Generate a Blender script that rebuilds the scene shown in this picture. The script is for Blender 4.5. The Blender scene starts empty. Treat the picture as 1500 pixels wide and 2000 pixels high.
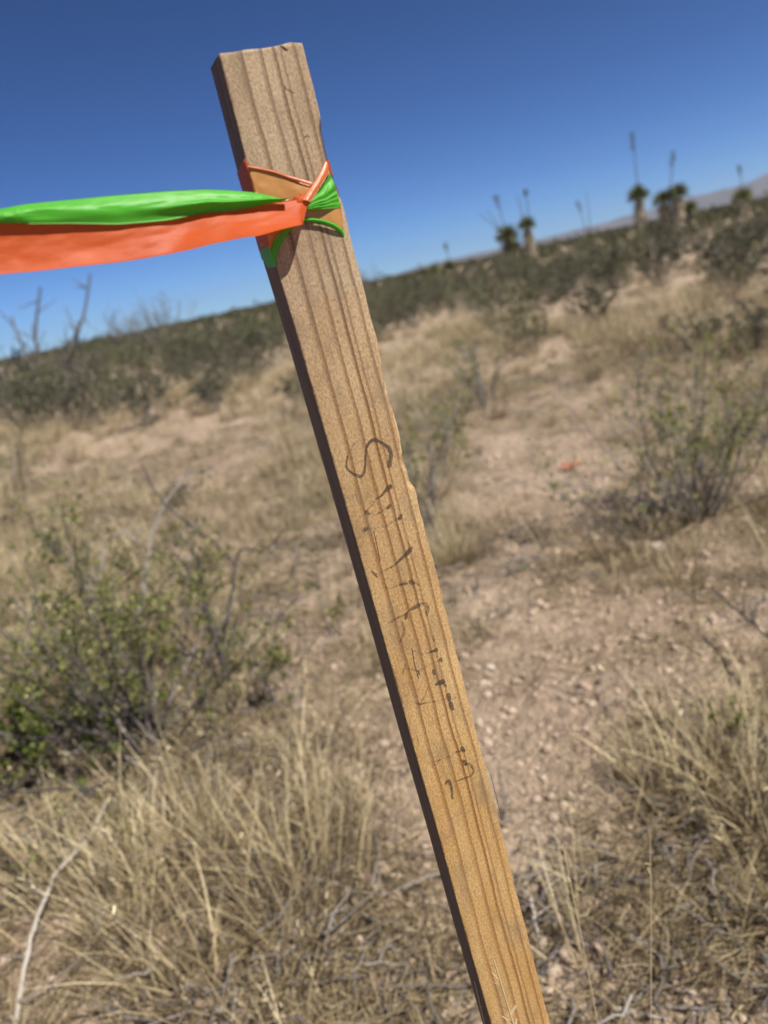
import bpy, math, random
import numpy as np
from mathutils import Matrix, Vector

scene = bpy.context.scene
rad = math.radians
# ------------------------------------------------------------------ camera
EYE = 1.0                       # phone held about a metre above the ground
PITCH, ROLL = rad(16.5), rad(12.0)
FWD = np.array([0.0, math.cos(PITCH), -math.sin(PITCH)])
_r0 = np.array([1.0, 0.0, 0.0]); _u0 = np.array([0.0, math.sin(PITCH), math.cos(PITCH)])
RIGHT = math.cos(ROLL)*_r0 - math.sin(ROLL)*_u0
UP = math.sin(ROLL)*_r0 + math.cos(ROLL)*_u0
CAM = np.array([0.0, 0.0, EYE])
FPX = 1500.0
cam_data = bpy.data.cameras.new('camera')
cam = bpy.data.objects.new('camera', cam_data)
scene.collection.objects.link(cam)
m = Matrix.Identity(4)
for i in range(3):
    m[i][0], m[i][1], m[i][2], m[i][3] = RIGHT[i], UP[i], -FWD[i], CAM[i]
cam.matrix_world = m
cam_data.sensor_fit = 'VERTICAL'
cam_data.sensor_height = 36.0
cam_data.sensor_width = 27.0
cam_data.lens = 36.0*FPX/2000.0
cam_data.clip_start = 0.02
cam_data.clip_end = 60000
cam_data.dof.use_dof = True
cam_data.dof.focus_distance = 0.415
cam_data.dof.aperture_fstop = 7.4
scene.camera = cam
# ------------------------------------------------------------------ daylight
SUN_EL = rad(54.0)
SUN_AZ = rad(52.0)              # turned from straight behind the camera towards the right
to_sun = Vector((math.cos(SUN_EL)*math.sin(SUN_AZ), -math.cos(SUN_EL)*math.cos(SUN_AZ), math.sin(SUN_EL)))
world = bpy.data.worlds.new('World'); scene.world = world
world.use_nodes = True
wn = world.node_tree.nodes; wl = world.node_tree.links
bg = wn['Background']
sky = wn.new('ShaderNodeTexSky'); sky.sky_type = 'NISHITA'; sky.sun_disc = False
sky.sun_elevation = SUN_EL
sky.sun_rotation = math.atan2(to_sun.x, to_sun.y)
sky.altitude = 1300; sky.air_density = 0.6; sky.dust_density = 0.0; sky.ozone_density = 3.0
tint = wn.new('ShaderNodeMix'); tint.data_type = 'RGBA'; tint.blend_type = 'MULTIPLY'; tint.inputs[0].default_value = 1.0
tint.inputs[7].default_value = (0.45, 0.62, 0.82, 1)          # the camera's deep desert blue
deep = wn.new('ShaderNodeGamma'); deep.inputs[1].default_value = 1.25
wl.new(sky.outputs[0], deep.inputs[0]); wl.new(deep.outputs[0], tint.inputs[6]); wl.new(tint.outputs[2], bg.inputs[0])
bg.inputs[1].default_value = 0.053
sun_d = bpy.data.lights.new('sun', 'SUN'); sun_d.energy = 5.0; sun_d.angle = rad(0.55); sun_d.color = (1.0, 0.95, 0.87)
sun = bpy.data.objects.new('sun', sun_d); scene.collection.objects.link(sun)
sun.rotation_euler = to_sun.to_track_quat('Z', 'Y').to_euler()
vs = scene.view_settings
vs.view_transform = 'Standard'; vs.look = 'None'; vs.exposure = 0.55; vs.gamma = 1.0
vs.use_curve_mapping = False
scene.cycles.use_denoising = True
scene.cycles.denoiser = 'OPENIMAGEDENOISE'
scene.cycles.denoising_input_passes = 'RGB_ALBEDO_NORMAL'
scene.cycles.max_bounces = 8
scene.cycles.transparent_max_bounces = 12

# ------------------------------------------------------------------ helpers
random.seed(7)
RNG = np.random.default_rng(11)
COL = scene.collection

def vnoise(x, y, seed=0):
    x = np.asarray(x, float); y = np.asarray(y, float)
    xi = np.floor(x).astype(np.int64); yi = np.floor(y).astype(np.int64)
    fx = x-xi; fy = y-yi
    fx = fx*fx*(3-2*fx); fy = fy*fy*(3-2*fy)
    def h(a, b):
        n = (a*374761393 + b*668265263 + seed*1442695041) & 0x7fffffff
        n = ((n ^ (n >> 13))*1274126177) & 0x7fffffff
        n = (n ^ (n >> 16)) & 0xffff
        return n/65535.0
    return (h(xi, yi)*(1-fx)+h(xi+1, yi)*fx)*(1-fy) + (h(xi, yi+1)*(1-fx)+h(xi+1, yi+1)*fx)*fy

def fbm(x, y, octv=4, seed=0):
    s = 0; a = 1; t = 0
    for o in range(octv):
        s = s + a*vnoise(x*2**o+17.3*o, y*2**o-9.1*o, seed+o); t += a; a *= 0.5
    return s/t

def ground_z(x, y):
    x = np.asarray(x, float); y = np.asarray(y, float)
    r = np.hypot(x, y)
    near = np.clip(1-r/14.0, 0, 1)
    z = (fbm(x*1.1, y*1.1, 3, 3)-0.5)*0.07*np.clip(r/3, 0.25, 1)
    z = z + near*((fbm(x*7, y*7, 3, 5)-0.5)*0.035 + (np.abs(fbm(x*22, y*22, 3, 8)-0.5))*0.036 + np.clip(vnoise(x*38, y*38, 12)-.62, 0, 1)*0.022)
    z = z + np.clip((r-20)/400, 0, 1)*(fbm(x/120, y/120, 2, 9)-0.45)*2.5
    return z

def spot(px, py, lift=0.0):
    """ground point seen along one line of sight of the survey photograph"""
    d = FWD + RIGHT*(px-750)/FPX - UP*(py-1000)/FPX
    t = -(EYE-lift)/d[2]
    p = CAM + d*t
    return float(p[0]), float(p[1])

def to_photo(x, y, z):
    dx, dy, dz = x-CAM[0], y-CAM[1], z-CAM[2]
    dep = dx*FWD[0]+dy*FWD[1]+dz*FWD[2]
    dep = np.where(np.abs(dep) < 1e-6, 1e-6, dep)
    return (750+FPX*(dx*RIGHT[0]+dy*RIGHT[1]+dz*RIGHT[2])/dep,
            1000-FPX*(dx*UP[0]+dy*UP[1]+dz*UP[2])/dep, dep)

def at_depth(px, py, dep):
    return CAM + (FWD + RIGHT*(px-750)/FPX - UP*(py-1000)/FPX)*dep

class Geo:
    """collects vertices / quads / tris as arrays and becomes ONE mesh"""
    def __init__(s): s.v = []; s.q = []; s.t = []; s.a = []; s.n = 0
    def add(s, v, q=None, t=None, tone=0.5):
        v = np.asarray(v, float).reshape(-1, 3)
        if q is not None and len(q): s.q.append(np.asarray(q).reshape(-1, 4)+s.n)
        if t is not None and len(t): s.t.append(np.asarray(t).reshape(-1, 3)+s.n)
        s.v.append(v); s.a.append(np.broadcast_to(np.asarray(tone, float), (len(v),))); s.n += len(v)
    def mesh(s, name, mat=None, smooth=True):
        v = np.concatenate(s.v); a = np.concatenate(s.a)
        q = np.concatenate(s.q) if s.q else np.zeros((0, 4), int)
        t = np.concatenate(s.t) if s.t else np.zeros((0, 3), int)
        me = bpy.data.meshes.new(name)
        me.vertices.add(len(v)); me.vertices.foreach_set('co', v.astype(np.float32).ravel())
        nl = len(q)*4+len(t)*3
        me.loops.add(nl); me.polygons.add(len(q)+len(t))
        me.loops.foreach_set('vertex_index', np.concatenate([q.ravel(), t.ravel()]).astype(np.int32))
        st = np.concatenate([np.arange(len(q))*4, len(q)*4+np.arange(len(t))*3]).astype(np.int32)
        me.polygons.foreach_set('loop_start', st)
        if smooth: me.polygons.foreach_set('use_smooth', np.ones(len(q)+len(t), bool))
        me.update(calc_edges=True); me.validate()
        at = me.attributes.new('tone', 'FLOAT', 'POINT'); at.data.foreach_set('value', a.astype(np.float32))
        if mat: me.materials.append(mat)
        return me

def link(name, me, parent=None, loc=None):
    o = bpy.data.objects.new(name, me); COL.objects.link(o)
    if parent: o.parent = parent
    if loc is not None: o.location = loc
    return o

def tag(o, label=None, cat=None, group=None, kind=None):
    if label: o['label'] = label
    if cat: o['category'] = cat
    if group: o['group'] = group
    if kind: o['kind'] = kind
    return o

def empty(name, loc=(0, 0, 0), rz=0.0, s=1.0):
    o = bpy.data.objects.new(name, None); COL.objects.link(o)
    o.location = loc; o.rotation_euler = (0, 0, rz); o.scale = (s, s, s); o.empty_display_size = 0.1
    return o

def copy_tree(o, loc, rz, s=1.0):
    c = o.copy(); COL.objects.link(c); c.location = loc; c.rotation_euler = (0, 0, rz); c.scale = (s, s, s)
    for ch in o.children:
        d = ch.copy(); COL.objects.link(d); d.parent = c
        for g in ch.children:
            e = g.copy(); COL.objects.link(e); e.parent = d
    return c

def tube(geo, pts, radii, sides=4, tone=0.5, cap=False):
    pts = np.asarray(pts, float); n = len(pts); radii = np.broadcast_to(np.asarray(radii, float), (n,))
    tan = np.gradient(pts, axis=0); tan /= np.linalg.norm(tan, axis=1)[:, None]+1e-9
    ref = np.array([0.31, 0.17, 0.93]) if abs(tan[0][2]) < 0.9 else np.array([1.0, 0.1, 0])
    a = np.cross(tan, ref); a /= np.linalg.norm(a, axis=1)[:, None]+1e-9
    b = np.cross(tan, a)
    th = np.arange(sides)*2*math.pi/sides
    ring = pts[:, None, :] + radii[:, None, None]*(np.cos(th)[None, :, None]*a[:, None, :]+np.sin(th)[None, :, None]*b[:, None, :])
    i = np.arange(n-1)[:, None]*sides; j = np.arange(sides)[None, :]; j2 = (j+1) % sides
    q = np.stack([i+j, i+j2, i+sides+j2, i+sides+j], -1).reshape(-1, 4)
    geo.add(ring.reshape(-1, 3), q, None, tone)

# ---- material helpers
def new_mat(name):
    mt = bpy.data.materials.new(name); mt.use_nodes = True
    nt = mt.node_tree; b = nt.nodes['Principled BSDF']
    return mt, nt, b
def N(nt, typ, **kw):
    n = nt.nodes.new(typ)
    for k, v in kw.items():
        if k in ('inp',):
            for kk, vv in v.items(): n.inputs[kk].default_value = vv
        else: setattr(n, k, v)
    return n
def L(nt, a, b): nt.links.new(a, b)
def math_n(nt, op, a, b=None, clamp=False):
    n = nt.nodes.new('ShaderNodeMath'); n.operation = op; n.use_clamp = clamp
    for i, x in enumerate((a, b)):
        if x is None: continue
        if isinstance(x, (int, float)): n.inputs[i].default_value = x
        else: nt.links.new(x, n.inputs[i])
    return n.outputs[0]
def mix_c(nt, f, a, b, mode='MIX'):
    n = nt.nodes.new('ShaderNodeMix'); n.data_type = 'RGBA'; n.blend_type = mode
    for sock, x in ((n.inputs[0], f), (n.inputs[6], a), (n.inputs[7], b)):
        if isinstance(x, (int, float)): sock.default_value = x
        elif isinstance(x, (tuple, list)): sock.default_value = (*x[:3], 1)
        else: nt.links.new(x, sock)
    return n.outputs[2]
def ramp(nt, f, stops, interp='LINEAR'):
    n = nt.nodes.new('ShaderNodeValToRGB'); cr = n.color_ramp; cr.interpolation = interp
    while len(cr.elements) < len(stops): cr.elements.new(0.5)
    for e, (p, c) in zip(cr.elements, sorted(stops, key=lambda s: s[0])):
        e.position = p; e.color = (*c, 1) if isinstance(c, (tuple, list)) else (c, c, c, 1)
    nt.links.new(f, n.inputs[0]); return n.outputs[0]
def bump(nt, b, h, strength, dist):
    n = nt.nodes.new('ShaderNodeBump'); n.inputs['Strength'].default_value = strength; n.inputs['Distance'].default_value = dist
    nt.links.new(h, n.inputs['Height']); nt.links.new(n.outputs[0], b.inputs['Normal'])

def leafy(name, stops, trans=0.3, rough=0.6, jitter=0.5):
    """thin plant matter: colour from the piece's own tone plus a little per plant, some light through it"""
    mt, nt, b = new_mat(name)
    at = N(nt, 'ShaderNodeAttribute', attribute_name='tone')
    oi = N(nt, 'ShaderNodeObjectInfo')
    f = math_n(nt, 'ADD', at.outputs['Fac'], math_n(nt, 'MULTIPLY', math_n(nt, 'SUBTRACT', oi.outputs['Random'], 0.5), jitter), True)
    col = ramp(nt, f, stops)
    L(nt, col, b.inputs['Base Color']); b.inputs['Roughness'].default_value = rough
    b.inputs['Specular IOR Level'].default_value = 0.3
    if trans:
        tr = N(nt, 'ShaderNodeBsdfTranslucent'); L(nt, col, tr.inputs[0])
        mx = N(nt, 'ShaderNodeMixShader'); mx.inputs[0].default_value = trans
        out = nt.nodes['Material Output']
        L(nt, b.outputs[0], mx.inputs[1]); L(nt, tr.outputs[0], mx.inputs[2]); L(nt, mx.outputs[0], out.inputs[0])
    return mt

MAT = {}
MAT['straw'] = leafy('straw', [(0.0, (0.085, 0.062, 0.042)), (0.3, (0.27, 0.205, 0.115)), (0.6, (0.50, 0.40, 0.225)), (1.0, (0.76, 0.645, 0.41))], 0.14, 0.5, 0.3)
MAT['creosote_leaf'] = leafy('creosote_leaf', [(0.0, (0.08, 0.082, 0.032)), (0.5, (0.195, 0.205, 0.064)), (1.0, (0.38, 0.385, 0.12))], 0.3, 0.45, 0.3)
MAT['scrub_leaf'] = leafy('scrub_leaf', [(0.0, (0.055, 0.055, 0.033)), (0.5, (0.105, 0.105, 0.058)), (1.0, (0.165, 0.16, 0.09))], 0.2, 0.6, 0.5)
MAT['olive_leaf'] = leafy('olive_leaf', [(0.0, (0.05, 0.055, 0.025)), (0.5, (0.12, 0.13, 0.05)), (1.0, (0.20, 0.205, 0.085))], 0.25, 0.5, 0.5)
MAT['fresh_leaf'] = leafy('fresh_leaf', [(0.0, (0.09, 0.13, 0.02)), (1.0, (0.24, 0.30, 0.05))], 0.35, 0.45, 0.2)
MAT['twig'] = leafy('twig', [(0.0, (0.06, 0.05, 0.045)), (0.5, (0.15, 0.13, 0.115)), (1.0, (0.33, 0.30, 0.27))], 0.0, 0.8, 0.3)
MAT['pale_wood'] = leafy('pale_wood', [(0.0, (0.16, 0.14, 0.12)), (1.0, (0.46, 0.41, 0.35))], 0.0, 0.8, 0.2)
MAT['yucca_leaf'] = leafy('yucca_leaf', [(0.0, (0.06, 0.07, 0.032)), (1.0, (0.27, 0.28, 0.125))], 0.15, 0.5, 0.2)
MAT['yucca_dead'] = leafy('yucca_dead', [(0.0, (0.30, 0.25, 0.17)), (1.0, (0.66, 0.59, 0.44))], 0.15, 0.7, 0.2)
MAT['stalk'] = leafy('stalk', [(0.0, (0.05, 0.05, 0.035)), (1.0, (0.14, 0.12, 0.08))], 0.0, 0.7, 0.2)

def mat_ground():
    mt, nt, b = new_mat('desert_soil')
    tc = N(nt, 'ShaderNodeTexCoord'); P = tc.outputs['Object']
    def noise(sc, det=4, rough=0.6):
        n = N(nt, 'ShaderNodeTexNoise'); n.inputs['Scale'].default_value = sc; n.inputs['Detail'].default_value = det
        n.inputs['Roughness'].default_value = rough; L(nt, P, n.inputs['Vector']); return n.outputs['Fac']
    base = ramp(nt, noise(1.3, 5), [(0.3, (0.375, 0.27, 0.188)), (0.5, (0.455, 0.34, 0.243)), (0.7, (0.52, 0.40, 0.295))])
    clod = ramp(nt, noise(30, 5, 0.7), [(0.32, 0.68), (0.56, 1.10)])
    c = mix_c(nt, 1.0, base, clod, 'MULTIPLY')
    c = mix_c(nt, ramp(nt, noise(8, 6, 0.7), [(0.52, 0.0), (0.68, 0.38)]), c, (0.24, 0.185, 0.14))     # old litter trodden into the crust
    v = N(nt, 'ShaderNodeTexVoronoi'); v.inputs['Scale'].default_value = 75; L(nt, P, v.inputs['Vector'])
    peb = ramp(nt, v.outputs['Distance'], [(0.0, 1.0), (0.25, 1.0), (0.45, 0.0)])
    c = mix_c(nt, math_n(nt, 'MULTIPLY', peb, 0.25), c, (0.50, 0.40, 0.32))
    L(nt, c, b.inputs['Base Color']); b.inputs['Roughness'].default_value = 0.95
    b.inputs['Specular IOR Level'].default_value = 0.1
    h = math_n(nt, 'ADD', math_n(nt, 'MULTIPLY', noise(34, 6, 0.7), 1.5), math_n(nt, 'MULTIPLY', peb, 0.25))
    bump(nt, b, h, 1.0, 0.022)
    return mt

# ------------------------------------------------------------------ ground, one sheet out past the horizon
def build_ground():
    rs = [0.0]
    r = 0.22
    while r < 11000:
        rs.append(r); r *= 1.008 if r < 7 else (1.03 if r < 60 else 1.12)
    rs = np.array(rs+[11000.0])[1:]
    fine = np.arange(-44, 44.01, 0.34); coarse = np.arange(48, 316.1, 4.0)
    az = np.radians(np.concatenate([fine, coarse]))           # from +Y, clockwise
    A, Rr = np.meshgrid(az, rs)
    X = Rr*np.sin(A); Y = Rr*np.cos(A); Z = ground_z(X, Y)
    nr, na = X.shape
    g = Geo()
    V = np.stack([X, Y, Z], -1).reshape(-1, 3)
    i = np.arange(nr-1)[:, None]*na; j = np.arange(na)[None, :]; j2 = (j+1) % na
    q = np.stack([i+j, i+na+j, i+na+j2, i+j2], -1).reshape(-1, 4)
    # orientation upwards
    V = np.concatenate([V, [[0, 0, float(ground_z(0, 0))]]])
    c = len(V)-1
    t = np.stack([np.full(na, c), np.arange(na), (np.arange(na)+1) % na], -1)
    g.add(V, q[:, ::-1], t[:, ::-1])
    o = link('ground', g.mesh('ground', mat_ground()))
    tag(o, 'pinkish tan stony desert soil running to the horizon', kind='structure')
build_ground()

# ------------------------------------------------------------------ distant hills
def build_hills():
    mt, nt, b = new_mat('far_rock')
    tc = N(nt, 'ShaderNodeTexCoord')
    n = N(nt, 'ShaderNodeTexNoise'); n.inputs['Scale'].default_value = 0.004; n.inputs['Detail'].default_value = 6
    L(nt, tc.outputs['Object'], n.inputs['Vector'])
    L(nt, ramp(nt, n.outputs['Fac'], [(0.3, (0.08, 0.065, 0.06)), (0.7, (0.15, 0.125, 0.105))]), b.inputs['Base Color'])
    b.inputs['Roughness'].default_value = 0.95
    az = np.radians(np.linspace(-8, 62, 420)); dep = np.linspace(0, 1, 26)
    A, D = np.meshgrid(az, dep)
    R0 = 8200+1800*D
    deg = np.degrees(A)
    prof = np.interp(deg, [-8, 3, 8, 14, 19, 23, 26, 30, 36, 45, 55, 62], [0, 22, 65, 75, 90, 150, 215, 260, 240, 260, 220, 60])
    X = R0*np.sin(A); Y = R0*np.cos(A)
    ridge = np.sin(np.pi*np.clip(D, 0, 1))**0.8
    nz = fbm(X/700, Y/700, 5, 21)
    Z = prof*ridge*(0.55+0.8*nz)-3
    nr, na = X.shape
    i = np.arange(nr-1)[:, None]*na; j = np.arange(na-1)[None, :]
    q = np.stack([i+j, i+j+1, i+na+j+1, i+na+j], -1).reshape(-1, 4)
    g = Geo(); g.add(np.stack([X, Y, Z], -1), q)
    o = link('hills', g.mesh('hills', mt)); tag(o, 'low bluish mountain range far off along the right horizon', kind='structure')
build_hills()

# ------------------------------------------------------------------ the air: thin dry haze that pales the far range
def build_haze():
    b0, b1 = -8.0, 330.0; R = 11800.0
    v = [(x, y, z) for z in (b0, b1) for x, y in ((-R, -R), (R, -R), (R, R), (-R, R))]
    f = [(3, 2, 1, 0), (4, 5, 6, 7), (0, 1, 5, 4), (1, 2, 6, 5), (2, 3, 7, 6), (3, 0, 4, 7)]
    me = bpy.data.meshes.new('haze'); me.from_pydata(v, [], f); me.update()
    mt = bpy.data.materials.new('haze_air'); mt.use_nodes = True; nt = mt.node_tree
    nt.nodes.remove(nt.nodes['Principled BSDF'])
    pv = nt.nodes.new('ShaderNodeVolumePrincipled'); pv.inputs['Color'].default_value = (0.62, 0.77, 1.0, 1); pv.inputs['Density'].default_value = 5e-5
    pv.inputs['Anisotropy'].default_value = 0.2
    nt.links.new(pv.outputs[0], nt.nodes['Material Output'].inputs['Volume'])
    me.materials.append(mt)
    o = link('haze', me); tag(o, 'thin pale blue air over the whole flat', kind='stuff')
build_haze()

# ------------------------------------------------------------------ the survey stake
ST_P = np.array([-0.02733966, 0.36102474, 1.10158816])        # top corner of the sunlit face
ST_A = np.array([0.04946698, -0.01371196, -0.99868163])       # down the stake
ST_W = np.array([0.92534623, 0.37693659, 0.04065914])         # across the face
ST_N = np.array([0.37588213, -0.92613756, 0.03133423])        # out of the face
ST_L = 1.103                                                  # standing length above the soil
SW, SD = 38.0, 17.0                                           # section in millimetres
ST_M = Matrix(((ST_W[0], -ST_N[0], -ST_A[0], 0), (ST_W[1], -ST_N[1], -ST_A[1], 0), (ST_W[2], -ST_N[2], -ST_A[2], 0), (0, 0, 0, 1)))
_b = ST_P+ST_A*ST_L
ST_M.translation = Vector(_b)
def loc_mm(u, o, v):
    """millimetres across / out of the face / down from the top -> the stake's own axes, origin at its foot"""
    return (u/1000, -o/1000, ST_L-v/1000)

def mat_wood():
    mt, nt, b = new_mat('weathered_pine')
    tc = N(nt, 'ShaderNodeTexCoord'); sep = N(nt, 'ShaderNodeSeparateXYZ'); L(nt, tc.outputs['Object'], sep.inputs[0])
    x, y, z = sep.outputs
    def noise(scale, vec, det=3, rough=0.55):
        n = N(nt, 'ShaderNodeTexNoise'); n.inputs['Scale'].default_value = scale; n.inputs['Detail'].default_value = det
        n.inputs['Roughness'].default_value = rough; L(nt, vec, n.inputs['Vector']); return n.outputs['Fac']
    def mapped(sx, sy, sz):
        mp = N(nt, 'ShaderNodeMapping'); mp.inputs['Scale'].default_value = (sx, sy, sz); L(nt, tc.outputs['Object'], mp.inputs['Vector']); return mp.outputs[0]
    # growth rings run along the stake; a slow warp keeps them from being ruled lines
    warp = math_n(nt, 'MULTIPLY', math_n(nt, 'SUBTRACT', noise(1.0, mapped(6, 6, 5.5), 3), 0.5), 0.0075)
    warp2 = math_n(nt, 'MULTIPLY', math_n(nt, 'SUBTRACT', noise(1.0, mapped(60, 60, 40), 2), 0.5), 0.0012)
    u = math_n(nt, 'ADD', math_n(nt, 'ADD', math_n(nt, 'ADD', x, math_n(nt, 'MULTIPLY', y, 0.55)), warp), warp2)
    f = math_n(nt, 'MULTIPLY', u, 1/0.052)
    f = math_n(nt, 'ADD', f, 0.02)
    def ring(c, rise, fall, s):
        c = c/52.0+0.02
        return [(c-rise/52, 0.0), (c-0.55/52, s*0.8), (c+0.15/52, s), (c+(.15+fall)/52, s*0.1), (c+(fall+0.5)/52, 0.0)]
    stops = [(0.0, 0.0)]+ring(9.3, 2.6, 0.5, 0.85)+ring(18.2, 2.2, 0.35, 0.8)+ring(24.3, 1.8, 0.3, 1.0)+ring(27.2, 1.1, 0.3, 0.6)+ring(33.6, 1.7, 0.4, 0.75)+ring(44, 2.5, 0.5, 0.9)
    rings = ramp(nt, f, stops)
    # fade the rings in and out along the length
    rings = math_n(nt, 'MULTIPLY', rings, ramp(nt, noise(1.0, mapped(90, 90, 7), 2), [(0.3, 0.72), (0.55, 1.0)]))
    grain = noise(1.0, mapped(1000, 1000, 620), 3, 0.75)
    fibre = noise(1.0, mapped(1500, 1500, 60), 3, 0.6)
    blot = noise(1.0, mapped(45, 45, 16), 4, 0.6)
    # the top of the stake is bleached greyer, further down the wood is still golden
    up = ramp(nt, z, [(0.72, 0.0), (0.90, 0.35), (1.04, 0.85), (1.10, 1.0)])
    gold = mix_c(nt, ramp(nt, blot, [(0.35, 0.0), (0.7, 1.0)]), (0.385, 0.225, 0.08), (0.485, 0.315, 0.132))
    grey = mix_c(nt, ramp(nt, blot, [(0.35, 0.0), (0.7, 1.0)]), (0.315, 0.222, 0.13), (0.395, 0.292, 0.182))
    early = mix_c(nt, up, gold, grey)
    late = mix_c(nt, up, (0.165, 0.058, 0.010), (0.095, 0.044, 0.019))
    c = mix_c(nt, math_n(nt, 'MULTIPLY', rings, 0.95), early, late)
    c = mix_c(nt, 1.0, c, ramp(nt, grain, [(0.3, 0.52), (0.5, 0.96), (0.72, 1.4)]), 'MULTIPLY')
    c = mix_c(nt, 1.0, c, ramp(nt, fibre, [(0.35, 0.93), (0.65, 1.03)]), 'MULTIPLY')
    # grime: greyish smears
    sm = ramp(nt, noise(1.0, mapped(70, 70, 30), 5, 0.65), [(0.50, 0.0), (0.70, 0.6)])
    c = mix_c(nt, sm, c, (0.15, 0.11, 0.07))
    # short dark checks along the fibre
    ck = ramp(nt, noise(1.0, mapped(700, 700, 28), 2, 0.5), [(0.72, 0.0), (0.78, 0.8)])
    c = mix_c(nt, ck, c, (0.10, 0.055, 0.025))
    # shade of the narrow left side, painted in as dark grey brown
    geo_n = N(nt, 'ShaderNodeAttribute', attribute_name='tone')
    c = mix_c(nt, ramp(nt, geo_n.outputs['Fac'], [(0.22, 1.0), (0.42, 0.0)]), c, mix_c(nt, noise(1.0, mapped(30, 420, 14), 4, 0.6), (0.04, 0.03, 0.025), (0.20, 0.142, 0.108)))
    # bark left on the chipped edge, and a pale fresh break
    c = mix_c(nt, ramp(nt, geo_n.outputs['Fac'], [(0.0, 1.0), (0.04, 0.0)]), c, (0.035, 0.022, 0.020))
    c = mix_c(nt, ramp(nt, geo_n.outputs['Fac'], [(0.75, 0.0), (0.95, 0.85)]), c, (0.58, 0.42, 0.24))
    L(nt, c, b.inputs['Base Color']); b.inputs['Roughness'].default_value = 0.72
    b.inputs['Specular IOR Level'].default_value = 0.25
    h = math_n(nt, 'ADD', math_n(nt, 'MULTIPLY', grain, 0.5), math_n(nt, 'ADD', math_n(nt, 'MULTIPLY', rings, 0.7), math_n(nt, 'MULTIPLY', fibre, 0.35)))
    h = math_n(nt, 'SUBTRACT', h, math_n(nt, 'MULTIPLY', ck, 0.8))
    bump(nt, b, h, 0.55, 0.0006)
    return mt

def build_stake():
    g = Geo()
    vs_ = np.concatenate([np.arange(0, 460, 1.6), np.linspace(460, ST_L*1000+90, 90)])
    bias = vs_[:, None]
    def chip(v, v0, v1, dep, sh=0.5):
        t = np.clip((v-v0)/(v1-v0), 0, 1)
        p = np.where((t > 0) & (t < 1), np.minimum(t/sh, (1-t)/(1-sh)), 0)
        return dep*np.clip(p*1.6, 0, 1)
    n1 = fbm(vs_/9.0, vs_*0+1.5, 4, 31); n2 = fbm(vs_/5.0, vs_*0+7.5, 4, 33); n3 = fbm(vs_/40.0, vs_*0+3.5, 3, 35)
    cut = 0.35+2.2*np.clip(n1-.25, 0, 1)*np.clip((n3-.3)*6, .25, 1)+.5*n2                                            # wear on the right arris
    c1 = chip(vs_, 31, 66, 2.9, 0.25)*(0.8+0.4*n2)                           # the bark pocket near the top
    c2 = chip(vs_, 131, 176, 2.1, 0.7)*(0.6+0.8*n2); c3 = chip(vs_, 168, 204.5, 3.9, 0.9)*(0.8+0.4*n2)
    c4 = chip(vs_, 380, 398, 1.0)*(0.7+0.6*n2)
    cutR = cut+c1+c2+c3+c4
    cutL = 0.35+1.5*np.clip(fbm(vs_/6.0, vs_*0+11, 4, 37)-.3, 0, 1)+chip(vs_, 296, 316, 0.8, 0.1)
    wob = (fbm(vs_/120.0, vs_*0+2, 2, 39)-0.5)*1.4
    bowL = -1.4*np.exp(-((vs_-60)/45.0)**2)                                  # the left arris bellies out a little under the tape
    rings = []; tones = []
    for k, v in enumerate(vs_):
        cr, cl, w = cutR[k], cutL[k], wob[k]
        L0 = bowL[k]
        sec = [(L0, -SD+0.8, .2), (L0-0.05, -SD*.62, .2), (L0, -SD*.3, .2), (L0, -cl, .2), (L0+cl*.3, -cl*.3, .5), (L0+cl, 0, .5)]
        sec += [(6+L0*.5, 0, .5), (12, 0, .5), (19, 0, .5), (26, 0, .5), (32, 0, .5)]
        tr = .5
        if v < 30: tr = .86
        if c1[k] > .3: tr = 0.0
        elif c2[k]+c3[k] > .6: tr = 1.0 if 166 < v < 186 or 150 < v < 156 else .62
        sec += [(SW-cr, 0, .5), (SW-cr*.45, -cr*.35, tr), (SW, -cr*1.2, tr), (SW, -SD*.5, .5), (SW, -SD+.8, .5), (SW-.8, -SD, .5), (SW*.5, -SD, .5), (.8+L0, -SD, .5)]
        # ragged saw cut at the top
        ring = []
        for (u, o, t) in sec:
            vv = v
            if k == 0: vv = 0.8*fbm(u*.7, o*.7, 3, 41)+(-.5 if 26 < u < 33 else 0)
            ring.append(loc_mm(u+w*.6, o, vv)); tones.append(t)
        rings.append(ring)
    ns = len(rings[0]); nr = len(rings)
    i = np.arange(nr-1)[:, None]*ns; j = np.arange(ns)[None, :]; j2 = (j+1) % ns
    q = np.stack([i+j, i+ns+j, i+ns+j2, i+j2], -1).reshape(-1, 4)
    V = np.array(rings).reshape(-1, 3)
    top = V[:ns].mean(0)+np.array([0, 0, .0006])
    V = np.concatenate([V, [top]]); tones.append(.5)
    t = np.stack([np.arange(ns), (np.arange(ns)+1) % ns, np.full(ns, len(V)-1)], -1)
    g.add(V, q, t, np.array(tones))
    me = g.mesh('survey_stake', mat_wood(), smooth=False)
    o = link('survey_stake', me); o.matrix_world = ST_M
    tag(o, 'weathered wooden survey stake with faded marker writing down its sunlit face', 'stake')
    return o
stake = build_stake()

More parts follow.
